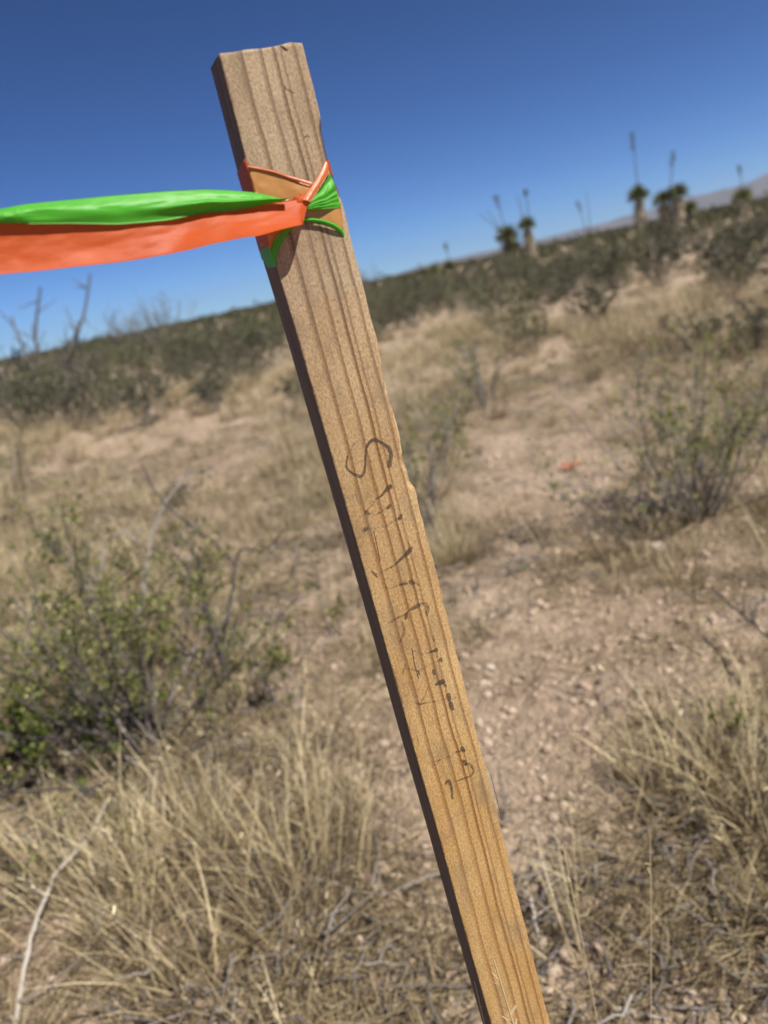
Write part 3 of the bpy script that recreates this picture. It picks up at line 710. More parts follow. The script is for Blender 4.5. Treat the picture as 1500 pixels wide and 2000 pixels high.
def leaf_cards(geo, rng, pts, size, tone, dirs=None):
    n = len(pts)
    a = unit(rng.normal(0, 1, (n, 3))) if dirs is None else unit(dirs+rng.normal(0, .5, (n, 3)))
    b = unit(np.cross(a, rng.normal(0, 1, (n, 3))))
    s = size*rng.uniform(.6, 1.35, n)[:, None]
    c = np.asarray(pts)
    # a small pointed leaf: 4 corners folded along its midrib
    tip = c+a*s; l = c+a*s*.45+b*s*.32; r = c+a*s*.45-b*s*.32+np.cross(a, b)*s*.12
    V = np.stack([c, r, tip, l], 1)
    q = (np.arange(n)*4)[:, None]+np.arange(4)[None, :]
    geo.add(V.reshape(-1, 3), q, None, np.repeat(np.clip(tone, 0, 1), 4))

def bush_meshes(name, seed, h=.5, spread=.55, stems=14, twigs=7, leaves=2600, leaf=.011, leafmat='creosote_leaf', bare=.25, twigtone=(.2, .8), sides=4, r0=.006, lean=(.1, 1.0), wig=.16):
    """open, many-stemmed desert shrub: returns (branch mesh, leaf mesh)"""
    rng = np.random.default_rng(seed); gb = Geo(); gl = Geo(); anchors = []; adirs = []
    for s in range(stems):
        az = s*2.399+rng.normal(0, .3); le = rng.uniform(*lean)
        ln = h*rng.uniform(.65, 1.1)/max(.55, math.cos(le*.75))
        d = np.array([math.sin(le)*math.cos(az), math.sin(le)*math.sin(az), math.cos(le)])
        p = np.array([math.cos(az), math.sin(az), 0])*rng.uniform(.01, .08)*spread; P = [p]
        k = 6
        for i in range(k):
            d = unit(d+rng.normal(0, wig, 3)+np.array([0, 0, .10])); p = p+d*ln/k
            p[2] = max(p[2], .01); P.append(p.copy())
        P = np.array(P); tn = rng.uniform(*twigtone)
        tube(gb, P, np.linspace(r0*rng.uniform(.8, 1.2), r0*.25, k+1), sides, tn)
        for t in range(twigs):
            i = rng.integers(2, k); f = rng.uniform(0, 1); q0 = P[i]*(1-f)+P[i+1 if i < k else k]*f
            dd = unit((P[min(i+1, k)]-P[i])*1.0/(ln/k)+rng.normal(0, .75, 3)+np.array([0, 0, .35]))
            l2 = ln*rng.uniform(.12, .34); Q = [q0]; qq = q0
            for _ in range(3):
                dd = unit(dd+rng.normal(0, .22, 3)); qq = qq+dd*l2/3; Q.append(qq)
            Q = np.array(Q); tube(gb, Q, np.linspace(r0*.34, r0*.12, 4), 3, tn*.8+.1)
            if rng.uniform() > bare:
                for _ in range(2):
                    ff = rng.uniform(.25, 1.0)*3; a = int(min(2, ff)); anchors.append(Q[a]*(1-(ff-a))+Q[a+1]*(ff-a)); adirs.append(dd)
                anchors.append(Q[-1]); adirs.append(dd)
    if leaves and anchors:
        an = np.array(anchors); ad = np.array(adirs)
        k = rng.integers(0, len(an), leaves)
        sp = np.abs(rng.normal(0, 1, (leaves, 1)))
        pts = an[k]+rng.normal(0, 1, (leaves, 3))*h*.022*sp
        pts[:, 2] = np.maximum(pts[:, 2], .004)
        clump = rng.uniform(.15, .85, len(an))
        leaf_cards(gl, rng, pts, leaf, clump[k]+rng.normal(0, .13, leaves), ad[k])
    mb = gb.mesh(name+'_branches', MAT['twig'])
    ml = gl.mesh(name+'_leaves', MAT[leafmat], smooth=False) if gl.n else None
    return mb, ml

def shrub(name, label, cat, meshes, x, y, rz=0.0, s=1.0, group=None, sink=.01):
    o = empty(name, (x, y, float(ground_z(x, y))-sink), rz, s); tag(o, label, cat, group)
    link('branches', meshes[0], o)
    if meshes[1]: link('foliage', meshes[1], o)
    return o

# ---- scatter as real instances from a hidden library of meshes (only for what nobody could count)
def scatter(name, label, meshes, pos, rotz, scl, tilt=None, idx=None, seed=0):
    lib = bpy.data.collections.new(name+'_kinds')
    for k, me in enumerate(meshes):
        lib.objects.link(bpy.data.objects.new('%s_%02d' % (name, k), me))
    me = bpy.data.meshes.new(name); n = len(pos)
    me.vertices.add(n); me.vertices.foreach_set('co', np.asarray(pos, np.float32).ravel())
    rng = np.random.default_rng(seed+5)
    rot = np.zeros((n, 3), np.float32)
    if tilt is not None: rot[:, :2] = rng.normal(0, 1, (n, 2))*tilt
    rot[:, 2] = rotz
    for nm, ty, arr in (('rot', 'FLOAT_VECTOR', rot), ('scl', 'FLOAT', np.asarray(scl, np.float32))):
        at = me.attributes.new(nm, ty, 'POINT'); at.data.foreach_set('vector' if ty == 'FLOAT_VECTOR' else 'value', arr.ravel())
    at = me.attributes.new('idx', 'INT', 'POINT'); at.data.foreach_set('value', (rng.integers(0, len(meshes), n) if idx is None else idx).astype(np.int32))
    o = link(name, me); tag(o, label, kind='stuff')
    ng = bpy.data.node_groups.new(name+'_nodes', 'GeometryNodeTree')
    ng.interface.new_socket('Geometry', in_out='INPUT', socket_type='NodeSocketGeometry')
    ng.interface.new_socket('Geometry', in_out='OUTPUT', socket_type='NodeSocketGeometry')
    gi = ng.nodes.new('NodeGroupInput'); go = ng.nodes.new('NodeGroupOutput')
    ci = ng.nodes.new('GeometryNodeCollectionInfo'); ci.inputs[0].default_value = lib
    ci.inputs['Separate Children'].default_value = True; ci.inputs['Reset Children'].default_value = True
    ip = ng.nodes.new('GeometryNodeInstanceOnPoints'); ip.inputs['Pick Instance'].default_value = True
    def attr(nm, ty):
        a = ng.nodes.new('GeometryNodeInputNamedAttribute'); a.data_type = ty; a.inputs[0].default_value = nm
        return next(s for s in a.outputs if s.enabled and s.name == 'Attribute')
    e2r = ng.nodes.new('FunctionNodeEulerToRotation')
    ng.links.new(attr('rot', 'FLOAT_VECTOR'), e2r.inputs[0])
    ng.links.new(gi.outputs[0], ip.inputs['Points']); ng.links.new(ci.outputs[0], ip.inputs['Instance'])
    ng.links.new(attr('idx', 'INT'), ip.inputs['Instance Index']); ng.links.new(e2r.outputs[0], ip.inputs['Rotation'])
    ng.links.new(attr('scl', 'FLOAT'), ip.inputs['Scale']); ng.links.new(ip.outputs[0], go.inputs[0])
    md = o.modifiers.new('scatter', 'NODES'); md.node_group = ng
    return o

# how densely grass stands over the ground, read off the photograph by hundreds of pixels (rows from y=600)
COVER = ["000445678889998", "767777678532335", "765336775111355", "766446655211446", "776544346665544", "776654243112333",
         "776665344211125", "777765331001467", "778888420013678", "888999631125788", "888888742246788", "565666663457778",
         "555565665555443", "323455555543110", "323566665432000"]
COVER = np.array([[int(c) for c in r] for r in COVER])/9.0
def cover(x, y):
    z = ground_z(x, y)
    px, py, dep = to_photo(x, y, z+.10)
    fx = np.clip(px/100-.5, 0, 13.999); fy = np.clip(py/100-6.5, 0, 13.999)
    i = fy.astype(int); j = fx.astype(int); a = fy-i; b = fx-j
    i2 = np.minimum(i+1, 14); j2 = np.minimum(j+1, 14)
    c = (COVER[i, j]*(1-b)+COVER[i, j2]*b)*(1-a)+(COVER[i2, j]*(1-b)+COVER[i2, j2]*b)*a
    r = np.hypot(x, y)
    wild = np.clip(fbm(x*.55+3, y*.55, 3, 81)*2.4-.55, 0.05, 1)
    outside = np.clip(np.maximum(np.maximum(-px, px-1500)/350, (py-2050)/300), 0, 1)
    outside = np.where(dep < .05, 1, outside)
    far = np.clip((r-7)/5, 0, 1)
    k = np.maximum(outside, far)
    return c*(1-k)+wild*k

def sector(rng, n, r0, r1, deg=40, power=1.0):
    """points spread evenly over a wedge of ground in front of the camera"""
    u = rng.uniform(0, 1, n); r = (r0**(2*power)+(r1**(2*power)-r0**(2*power))*u)**(1/(2*power))
    a = np.radians(rng.uniform(-deg, deg, n))
    return r*np.sin(a), r*np.cos(a)

# ------------------------------------------------------------------ grass
def build_grass():
    rng = np.random.default_rng(101)
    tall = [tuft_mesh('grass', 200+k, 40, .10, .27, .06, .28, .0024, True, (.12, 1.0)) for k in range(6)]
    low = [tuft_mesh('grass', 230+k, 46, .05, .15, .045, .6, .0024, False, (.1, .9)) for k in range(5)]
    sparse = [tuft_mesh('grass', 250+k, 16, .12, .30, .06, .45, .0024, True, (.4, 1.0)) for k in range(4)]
    mats = tall+low+sparse
    P = []; I = []; S = []
    clear = [(*spot(125, 1490), .20), (*spot(120, 1580), .17), (*spot(285, 1465), .12)]
    def drop(n, r0, r1, deg, keepscale, smin, smax, power=1.0):
        x, y = sector(rng, n, r0, r1, deg, power)
        c = cover(x, y)
        clump = fbm(x*5.5, y*5.5, 2, 91)
        keep = rng.uniform(0, 1, n) < np.clip(c**2.0*keepscale*np.clip((clump-.22)*2.6, 0.12, 1.3), 0, 1)
        keep &= np.hypot(x-.027, y-.346) > .07
        for (ox, oy, orr) in clear: keep &= np.hypot(x-ox, y-oy) > orr
        x, y, c = x[keep], y[keep], c[keep]
        k = len(x)
        kind = rng.uniform(0, 1, k)
        idx = np.where(kind < .25+.35*c, rng.integers(0, 6, k), np.where(kind < .82, 6+rng.integers(0, 5, k), 11+rng.integers(0, 4, k)))
        P.append(np.stack([x, y, ground_z(x, y)-.006], -1)); I.append(idx); S.append(rng.uniform(smin, smax, k)*(.7+.45*c))
    drop(2500, .55, 2.2, 60, .95, .55, 1.0)
    sx_, sy_ = sector(rng, 420, .6, 9, 45, .7)
    P.append(np.stack([sx_, sy_, ground_z(sx_, sy_)-.004], -1)); I.append(6+rng.integers(0, 5, 420)); S.append(rng.uniform(.2, .5, 420))
    drop(4200, 2.2, 5, 44, .9, .65, 1.15)
    drop(9000, 5, 14, 40, .8, .8, 1.3)
    drop(14000, 14, 45, 38, .5, .9, 1.5, .8)
    P = np.concatenate(P); I = np.concatenate(I); S = np.concatenate(S)
    scatter('dry_grass', 'dry straw coloured bunch grass spread over the desert floor', mats, P, rng.uniform(0, 6.28, len(P)), S, .12, I, 3)
    # fallen stems, twigs and leaf litter lying on the soil
    lit = []
    for k in range(6):
        r2 = np.random.default_rng(300+k); g = Geo()
        for _ in range(46):
            c = np.append(r2.normal(0, .06, 2), r2.uniform(.001, .012)); a = r2.uniform(0, 6.28); ln = r2.uniform(.01, .07)
            d = np.array([math.cos(a), math.sin(a), r2.normal(0, .15)]); mid = c+d*ln*.5+r2.normal(0, .004, 3)
            tube(g, [c, mid, c+d*ln], [.0009, .0009, .0005], 3, r2.uniform(.0, .62))
        lit.append(g.mesh('litter', MAT['straw']))
    for k in range(3):
        r2 = np.random.default_rng(320+k); g = Geo()
        for _ in range(16):
            c = np.append(r2.normal(0, .08, 2), r2.uniform(.003, .02)); a = r2.uniform(0, 6.28); ln = r2.uniform(.04, .15)
            d = np.array([math.cos(a), math.sin(a), r2.normal(0, .2)])
            pts = [c+d*ln*t+r2.normal(0, .004, 3) for t in np.linspace(0, 1, 5)]
            tube(g, pts, np.linspace(.0022, .0008, 5), 4, r2.uniform(.2, .9))
        lit.append(g.mesh('litter', MAT['twig']))
    x, y = sector(rng, 16000, .5, 7, 50, .62); c = cover(x, y)
    k = rng.uniform(0, 1, len(x)) < .025+1.0*c**1.7
    x, y = x[k], y[k]
    scatter('plant_litter', 'broken straw and small dead twigs littering the soil', lit, np.stack([x, y, ground_z(x, y)], -1), rng.uniform(0, 6.28, len(x)), rng.uniform(.6, 1.3, len(x)), .05, np.where(rng.uniform(0, 1, len(x)) < .88, rng.integers(0, 6, len(x)), 6+rng.integers(0, 3, len(x))), 9)
build_grass()

# ------------------------------------------------------------------ gravel and single stones
def mat_stone(name, a, b_):
    mt, nt, b = new_mat(name)
    tc = N(nt, 'ShaderNodeTexCoord'); oi = N(nt, 'ShaderNodeObjectInfo')
    n = N(nt, 'ShaderNodeTexNoise'); n.inputs['Scale'].default_value = 60; n.inputs['Detail'].default_value = 5; L(nt, tc.outputs['Object'], n.inputs['Vector'])
    f = math_n(nt, 'ADD', n.outputs['Fac'], math_n(nt, 'MULTIPLY', math_n(nt, 'SUBTRACT', oi.outputs['Random'], .5), .7), True)
    L(nt, mix_c(nt, f, a, b_), b.inputs['Base Color']); b.inputs['Roughness'].default_value = .9; b.inputs['Specular IOR Level'].default_value = .2
    bump(nt, b, n.outputs['Fac'], .5, .003)
    return mt
MAT['gravel'] = mat_stone('gravel', (0.36, 0.26, 0.185), (0.57, 0.45, 0.345))
MAT['pale_stone'] = mat_stone('pale_stone', (0.42, 0.34, 0.27), (0.56, 0.48, 0.40))

def stone_mesh(name, seed, mat, nu=10, nv=7, flat=.6, rough=.5):
    rng = np.random.default_rng(seed); g = Geo()
    th, ph = np.meshgrid(np.linspace(0, 2*np.pi, nu, endpoint=False), np.linspace(.12, np.pi-.12, nv), indexing='ij')
    D = np.stack([np.sin(ph)*np.cos(th), np.sin(ph)*np.sin(th), np.cos(ph)], -1)
    r = np.ones_like(th)
    for _ in range(9):                                    # knock flat facets off a ball
        d = unit(rng.normal(0, 1, 3)); c = rng.uniform(.55, .9)
        dd = D@d; r = np.where(dd*r > c, c/np.maximum(dd, 1e-3), r)
    r = r*(1+rough*.2*(fbm(th*1.2+seed, ph*2, 2, seed)-.5))
    V = D*r[..., None]*np.array([1, rng.uniform(.65, .95), flat])
    i = np.arange(nu)[:, None]*nv; i2 = ((np.arange(nu)+1) % nu)[:, None]*nv; j = np.arange(nv-1)[None, :]
    q = np.stack([i+j, i+j+1, i2+j+1, i2+j], -1).reshape(-1, 4)
    g.add(V.reshape(-1, 3), q)
    for e, s in ((0, 1), (nv-1, -1)):
        ids = (np.arange(nu)*nv+e)[::s]
        c0 = V[:, e].mean(0); g.add(np.concatenate([V[:, e], [c0]]), None, [[a, (a+1) % nu, nu] if s > 0 else [(a+1) % nu, a, nu] for a in range(nu)])
    return g.mesh(name, mat, smooth=False)

def build_stones():
    rng = np.random.default_rng(131)
    ms = [stone_mesh('pebble', 400+k, MAT['gravel'], 8, 5, rng.uniform(.5, .9)) for k in range(7)]
    x, y = sector(rng, 60000, .5, 9, 46, .72)
    keep = rng.uniform(0, 1, len(x)) < 1-.6*cover(x, y)
    x, y = x[keep], y[keep]
    s = np.exp(rng.normal(-5.32, .6, len(x))); s = np.clip(s, .0015, .015)
    scatter('gravel', 'small tan pebbles and crumbs of soil over the bare ground', ms, np.stack([x, y, ground_z(x, y)+s*.12], -1), rng.uniform(0, 6.28, len(x)), s, .5, None, 17)
    for px, py, r, lab in ((1283, 1072, .030, 'pale stone lying at the foot of the right hand bush'),
                           (957, 1302, .021, 'larger of two whitish stones on the bare soil right of the stake'),
                           (950, 1332, .015, 'smaller whitish stone just in front of a larger one right of the stake'),
                           (905, 1690, .013, 'small pale stone on the soil close beside the lower stake'),
                           (1350, 1945, .010, 'little pale stone on the gravel in the bottom right corner'),
                           (1040, 1110, .012, 'small cream pebble out on the open soil path')):
        x, y = spot(px, py)
        o = link('stone', stone_mesh('stone', 500+int(px), MAT['pale_stone'] if r > .014 else MAT['gravel'], 14, 9, .62, .9), None, (x, y, float(ground_z(x, y))+r*.25))
        o.scale = (r, r, r); o.rotation_euler = (.1, .2, px*.37)
        tag(o, lab, 'stone', 'loose stones on the soil')
build_stones()

# ------------------------------------------------------------------ shrubs one can tell apart
def build_shrubs():
    # big green creosote on the left, with its bare grey limbs
    big = bush_meshes('creosote', 21, .56, .7, 28, 11, 11500, .0100, bare=.15, r0=.0046, lean=(.12, 1.08))
    x, y = spot(285, 1465)
    shrub('creosote_bush', 'large leafy green creosote bush at the left edge, rising from dry grass', 'bush', big, x, y, .6, 1.0, 'creosote bushes near the stake')
    sd = bush_meshes('creosote', 23, .40, .3, 6, 7, 1100, .0115, bare=.1, r0=.0055, lean=(.05, .5), twigtone=(.0, .3))
    x, y = spot(440, 1330)
    sdo = shrub('creosote_bush', 'dark stemmed creosote sprig with a crooked fork, between the big left bush and the stake', 'bush', sd, x, y, 2.2, 1.0, 'creosote bushes near the stake')
    # its crooked limb: up, then bent over to the left, with a pale dead limb leaning against it
    dep = float((np.array([x, y, 0])-CAM)@FWD)
    def limb(name, pts, r0_, r1_, tone):
        org = np.array(sdo.location); ca, sa = math.cos(-2.2), math.sin(-2.2)
        P = np.array([at_depth(px, py, dep*.98) for px, py in pts])-org
        P = np.stack([P[:, 0]*ca-P[:, 1]*sa, P[:, 0]*sa+P[:, 1]*ca, P[:, 2]], -1)
        k = np.linspace(0, len(P)-1, len(P)*4); Q = np.stack([np.interp(k, range(len(P)), P[:, c]) for c in range(3)], -1)
        Q += np.random.default_rng(len(pts)).normal(0, .0022, Q.shape)
        g = Geo(); tube(g, Q, np.linspace(r0_, r1_, len(Q)), 6, tone); link(name, g.mesh(name, MAT['twig']), sdo)
    limb('limb', [(438, 1325), (436, 1260), (447, 1180), (460, 1105), (420, 1062), (380, 1032), (330, 992), (305, 960), (278, 905)], .0062, .0028, .12)
    limb('limb', [(458, 1108), (470, 1070), (520, 1075), (558, 1030), (562, 1000)], .004, .0016, .12)
    limb('dead_limb', [(272, 1215), (283, 1130), (292, 1060), (318, 990), (350, 945), (375, 915)], .0058, .002, .95)
    limb('dead_limb', [(190, 1140), (205, 1060), (235, 1035), (275, 1060)], .0035, .0016, .95)
    sp = bush_meshes('creosote', 25, .26, .2, 4, 6, 420, .011, bare=.05, r0=.003, lean=(.05, .6))
    x, y = spot(585, 1395)
    shrub('creosote_bush', 'small green creosote seedling in the grass just left of the stake', 'bush', sp, x, y, 1.0, 1.0, 'creosote bushes near the stake')
    x, y = spot(655, 1235)
    shrub('creosote_bush', 'single thin creosote shoot touching the left edge of the stake', 'bush', bush_meshes('creosote', 26, .2, .15, 2, 5, 200, .011, bare=0, r0=.0025, lean=(.05, .4)), x, y, 1.0, 1.0, 'creosote bushes near the stake')
    fr = bush_meshes('green_herb', 27, .16, .6, 18, 7, 3200, .010, 'fresh_leaf', bare=0, r0=.002, lean=(.4, 1.3))
    x, y = spot(110, 1495)
    shrub('green_herb', 'low mat of bright yellow green leaves under the left hand bush', 'plant', fr, x, y, .3, 1.3)
    # the right hand bush
    rb = bush_meshes('creosote', 29, .52, .6, 32, 12, 9000, .0095, bare=.28, r0=.0045, lean=(.15, 1.2), wig=.2)
    x, y = spot(1365, 1005)
    shrub('creosote_bush', 'half bare creosote bush with a fan of stems at the right edge', 'bush', rb, x, y, 2.0, 1.0, 'creosote bushes near the stake')
    md = bush_meshes('creosote', 31, .52, .5, 16, 9, 3600, .011, bare=.25, r0=.005, lean=(.1, .8))
    x, y = spot(835, 1030)
    shrub('creosote_bush', 'thin green creosote bush showing just right of the middle of the stake', 'bush', md, x, y, .2, .95, 'creosote bushes near the stake')
    x, y = spot(945, 800)
    shrub('creosote_bush', 'dark twiggy bush in dry grass at the far end of the bare path', 'bush', bush_meshes('creosote', 33, .5, .5, 18, 9, 1500, .014, bare=.45, r0=.006, lean=(.1, .8)), x, y, .8, 1.0, 'creosote bushes near the stake')
    x, y = spot(1475, 1475)
    shrub('creosote_bush', 'low green sprig poking in at the right edge above the gravel corner', 'bush', bush_meshes('creosote', 35, .16, .25, 6, 6, 420, .010, bare=.1, r0=.0025, lean=(.3, 1.1)), x, y, .8, 1.0, 'creosote bushes near the stake')
    x, y = spot(40, 960)
    shrub('creosote_bush', 'leafy creosote bush half cut off by the left edge, beyond the big one', 'bush', bush_meshes('creosote', 37, .5, .5, 16, 8, 3000, .011, bare=.15, r0=.006, lean=(.1, .9)), x, y, .8, 1.0, 'creosote bushes near the stake')
    # dead grey twigs within the foreground bush
    dd = bush_meshes('dead_twigs', 39, .5, .4, 7, 5, 0, .01, bare=1, r0=.0045, lean=(.2, .9), twigtone=(.75, 1.0))
    x, y = spot(235, 1420)
    shrub('dead_bush', 'bare grey dead limbs standing behind the big left bush', 'bush', dd, x, y, 4.4, 1.0)
    dr = bush_meshes('dead_twigs', 41, .26, .5, 14, 9, 0, .01, bare=1, r0=.0035, lean=(.5, 1.3), twigtone=(.1, .5))
    x, y = spot(1250, 1045)
    shrub('dead_bush', 'low dark dead brush at the shaded foot of the right hand bush', 'bush', dr, x, y, 1.4, 1.0)
    # the many bushes across the flat
    kinds = [bush_meshes('scrub', 60+k, 1.0, .7, 18, 7, 1700, .05, 'scrub_leaf', bare=.12, r0=.012, lean=(.1, 1.0), sides=3) for k in range(5)]
    kinds2 = [bush_meshes('greener_scrub', 70+k, 1.0, .7, 16, 7, 1500, .042, 'olive_leaf', bare=.2, r0=.011, lean=(.1, .9), sides=3) for k in range(3)]
    rng = np.random.default_rng(515)
    proto = []
    hand = [(1165, 640, .62, 'grey green shrub standing in tall pale grass, below the tallest yucca'), (1010, 668, .55, 'shrub of fresh green leaves in pale grass, left of the grey green one'),
            (1045, 690, .4, 'small sprawling shrub tucked between two larger ones in the pale grass'), (810, 640, .6, 'dark shrub in the pale grass nearest the right side of the stake'),
            (760, 610, .7, 'olive shrub touching the right edge of the stake just under the skyline'), (920, 590, .8, 'broad olive shrub below the splayed yucca'),
            (1290, 560, .75, 'olive shrub below the double headed yucca at the top of the pale grass'), (1445, 560, .7, 'olive shrub by the right edge at the top of the pale grass'),
            (150, 770, .55, 'shrub at the foot of the bare grey forked shrub'), (330, 760, .5, 'shrub above the bare patch left of the stake'),
            (240, 720, .6, 'shrub below the two grey skyline bushes'), (60, 850, .5, 'shrub at the left edge above the half cut creosote'),
            (420, 720, .6, 'shrub left of the stake where scrub meets pale grass'), (505, 745, .35, 'little shrub left of the stake beside the pale grass'),
            (200, 830, .4, 'low shrub at the left end of the bare soil patch'), (1480, 690, .35, 'low dark shrub at the right edge above the half bare creosote'),
            (1360, 690, .3, 'tiny dark shrub above the half bare creosote'), (700, 700, .4, 'small shrub half hidden behind the right edge of the stake'),
            (30, 800, .55, 'shrub cut by the left edge just below the bare grey forked shrub'), (265, 790, .45, 'shrub between the bare grey forked shrub and the bare soil patch'),
            (380, 735, .5, 'low spreading shrub at the upper end of the bare soil patch'), (290, 690, .6, 'shrub under the wider of the two grey skyline bushes'),
            (590, 800, .35, 'small shrub against the left edge of the stake above the bare soil patch'), (355, 985, .16, 'knee high dry looking shrub on bare soil behind the crooked creosote limb')]
    spots = []
    for px, py, hh, lab in hand:
        x, y = spot(px, py); spots.append((x, y, hh))
    tries = 0
    while len(spots) < 315 and tries < 20000:
        tries += 1
        r = math.sqrt(rng.uniform(7.5**2, 34**2)); a = math.radians(rng.uniform(-32, 32)); x, y = r*math.sin(a), r*math.cos(a)
        dens = min(1, max(0.06, (r-7)/12))*(.3+1.2*fbm(x*.22, y*.22, 2, 95))*(1.0 if a > -.1 else 2.0)
        if rng.uniform() > dens: continue
        if any((x-u)**2+(y-v)**2 < (.28*(hs+.7))**2 for u, v, hs in spots): continue
        spots.append((x, y, float(rng.uniform(.38, .8))))
    for k, (x, y, hh) in enumerate(spots):
        pick = (k*7) % 8; z = float(ground_z(x, y))-.02
        ms = kinds[pick] if pick < 5 else kinds2[pick-5]
        o = empty('desert_shrub', (x, y, z), (k*2.4) % 6.28, hh)
        o.scale = (hh*1.25, hh*1.25, hh)
        tag(o, hand[k][3] if k < len(hand) else 'rounded olive green desert shrub in the crowded scrub below the skyline', 'shrub', None if k < len(hand) else 'shrubs crowding the flat')
        link('branches', ms[0], o); link('foliage', ms[1], o)
    # beyond that the scrub closes into one belt
    x, y = sector(rng, 7000, 33, 700, 40, .62)
    x = np.asarray(x); y = np.asarray(y)
    far = [bush_meshes('far_scrub', 90+k, 1.0, .7, 9, 4, 420, .13, 'scrub_leaf', bare=0, r0=.014, lean=(.1, 1.0), sides=3)[1] for k in range(5)]
    scatter('desert_scrub', 'continuous belt of dark olive scrub along the horizon', far, np.stack([x, y, ground_z(x, y)-.03], -1), rng.uniform(0, 6.28, len(x)), rng.uniform(.45, 1.0, len(x))*(1+np.hypot(x, y)/900), .08, None, 23)
build_shrubs()

# ------------------------------------------------------------------ bare grey shrub on the left skyline, and grey mesquites
def build_dead_ocotillo():
    x, y = spot(100, 788)
    rng = np.random.default_rng(77); g = Geo()
    stems = [(-.95, 1.5), (-1.15, 1.1), (-.75, 1.7), (.8, 1.2), (-1.05, 1.3), (-.5, 1.7), (.5, 1.6), (1.0, 1.0), (-.62, 1.2), (-.22, 1.8), (-.04, 2.3), (.22, 2.65), (.34, 1.2), (-.85, 1.0), (.65, 1.0), (-.35, 1.3), (1.15, .8)]
    for k, (le, ln) in enumerate(stems):
        p = np.array([le*.42, rng.normal(0, .15), 0]); d = unit(np.array([math.sin(le), rng.normal(0, .15), math.cos(le)])); P = [p]
        for i in range(9):
            d = unit(d+np.array([rng.normal(0, .13)-(.07 if i > 5 else -.03)*np.sign(le), rng.normal(0, .08), .06])); p = p+d*ln/9; P.append(p)
        tube(g, P, np.linspace(.046, .02, 10), 5, .2+.45*rng.uniform())
        for _ in range(7):
            i = rng.integers(2, 9); dd = unit(rng.normal(0, 1, 3)+np.array([0, 0, .8])); l2 = rng.uniform(.2, .55)
            tube(g, [P[i], P[i]+dd*l2*.5, P[i]+dd*l2+rng.normal(0, .03, 3)], [.02, .014, .008], 3, .3)
    o = link('bare_shrub', g.mesh('bare_shrub', MAT['twig']), None, (x, y, float(ground_z(x, y))-.02))
    tag(o, 'bare grey shrub of tall forked stems on the left skyline below the tape', 'shrub')
    kind = bush_meshes('mesquite', 79, 1.9, 1.0, 22, 9, 500, .05, 'scrub_leaf', bare=.5, r0=.03, lean=(.15, .9), twigtone=(.4, .8), sides=3)
    for k, (px, dist, s, lab) in enumerate(((240, 30, .85, 'grey leafless bush on the left skyline, the smaller of two side by side'),
                                            (308, 32, 1.0, 'grey leafless bush on the left skyline, the wider of two side by side'),
                                            (715, 34, .75, 'grey bush on the skyline just right of the stake'))):
        hy = 545+(750-px)*.2126
        d = FWD+RIGHT*(px-750)/FPX-UP*(hy-1000)/FPX; d = d/np.hypot(d[0], d[1])*dist
        shrub('mesquite_bush', lab, 'bush', kind, d[0], d[1], k*1.7, s, 'grey bushes on the skyline')
build_dead_ocotillo()

# ------------------------------------------------------------------ yuccas on the skyline
def leaf_fan(g, rng, c, n, ln, tone, up=(-.2, 1.0), w=.028):
    az = rng.uniform(0, 6.283, n); sz = rng.uniform(up[0], up[1], n)
    d = np.stack([np.cos(az)*np.sqrt(1-np.clip(sz, -.99, .99)**2), np.sin(az)*np.sqrt(1-np.clip(sz, -.99, .99)**2), sz], -1)
    l = ln*rng.uniform(.5, 1.15, n)[:, None]; sd = unit(np.cross(d, rng.normal(0, 1, (n, 3))))*w*.5
    c = np.asarray(c)+np.zeros((n, 3)); mid = c+d*l*.55+np.array([0, 0, .01]); tip = c+d*l-np.array([0, 0, 1])*l*.06
    V = np.stack([c-sd*.7, c+sd*.7, mid+sd, mid-sd, tip+sd*.1, tip-sd*.1], 1)
    b = (np.arange(n)*6)[:, None]
    q = np.concatenate([b+np.array([0, 1, 2, 3]), b+np.array([3, 2, 4, 5])])
    g.add(V.reshape(-1, 3), q, None, np.repeat(rng.uniform(*tone, n), 6))

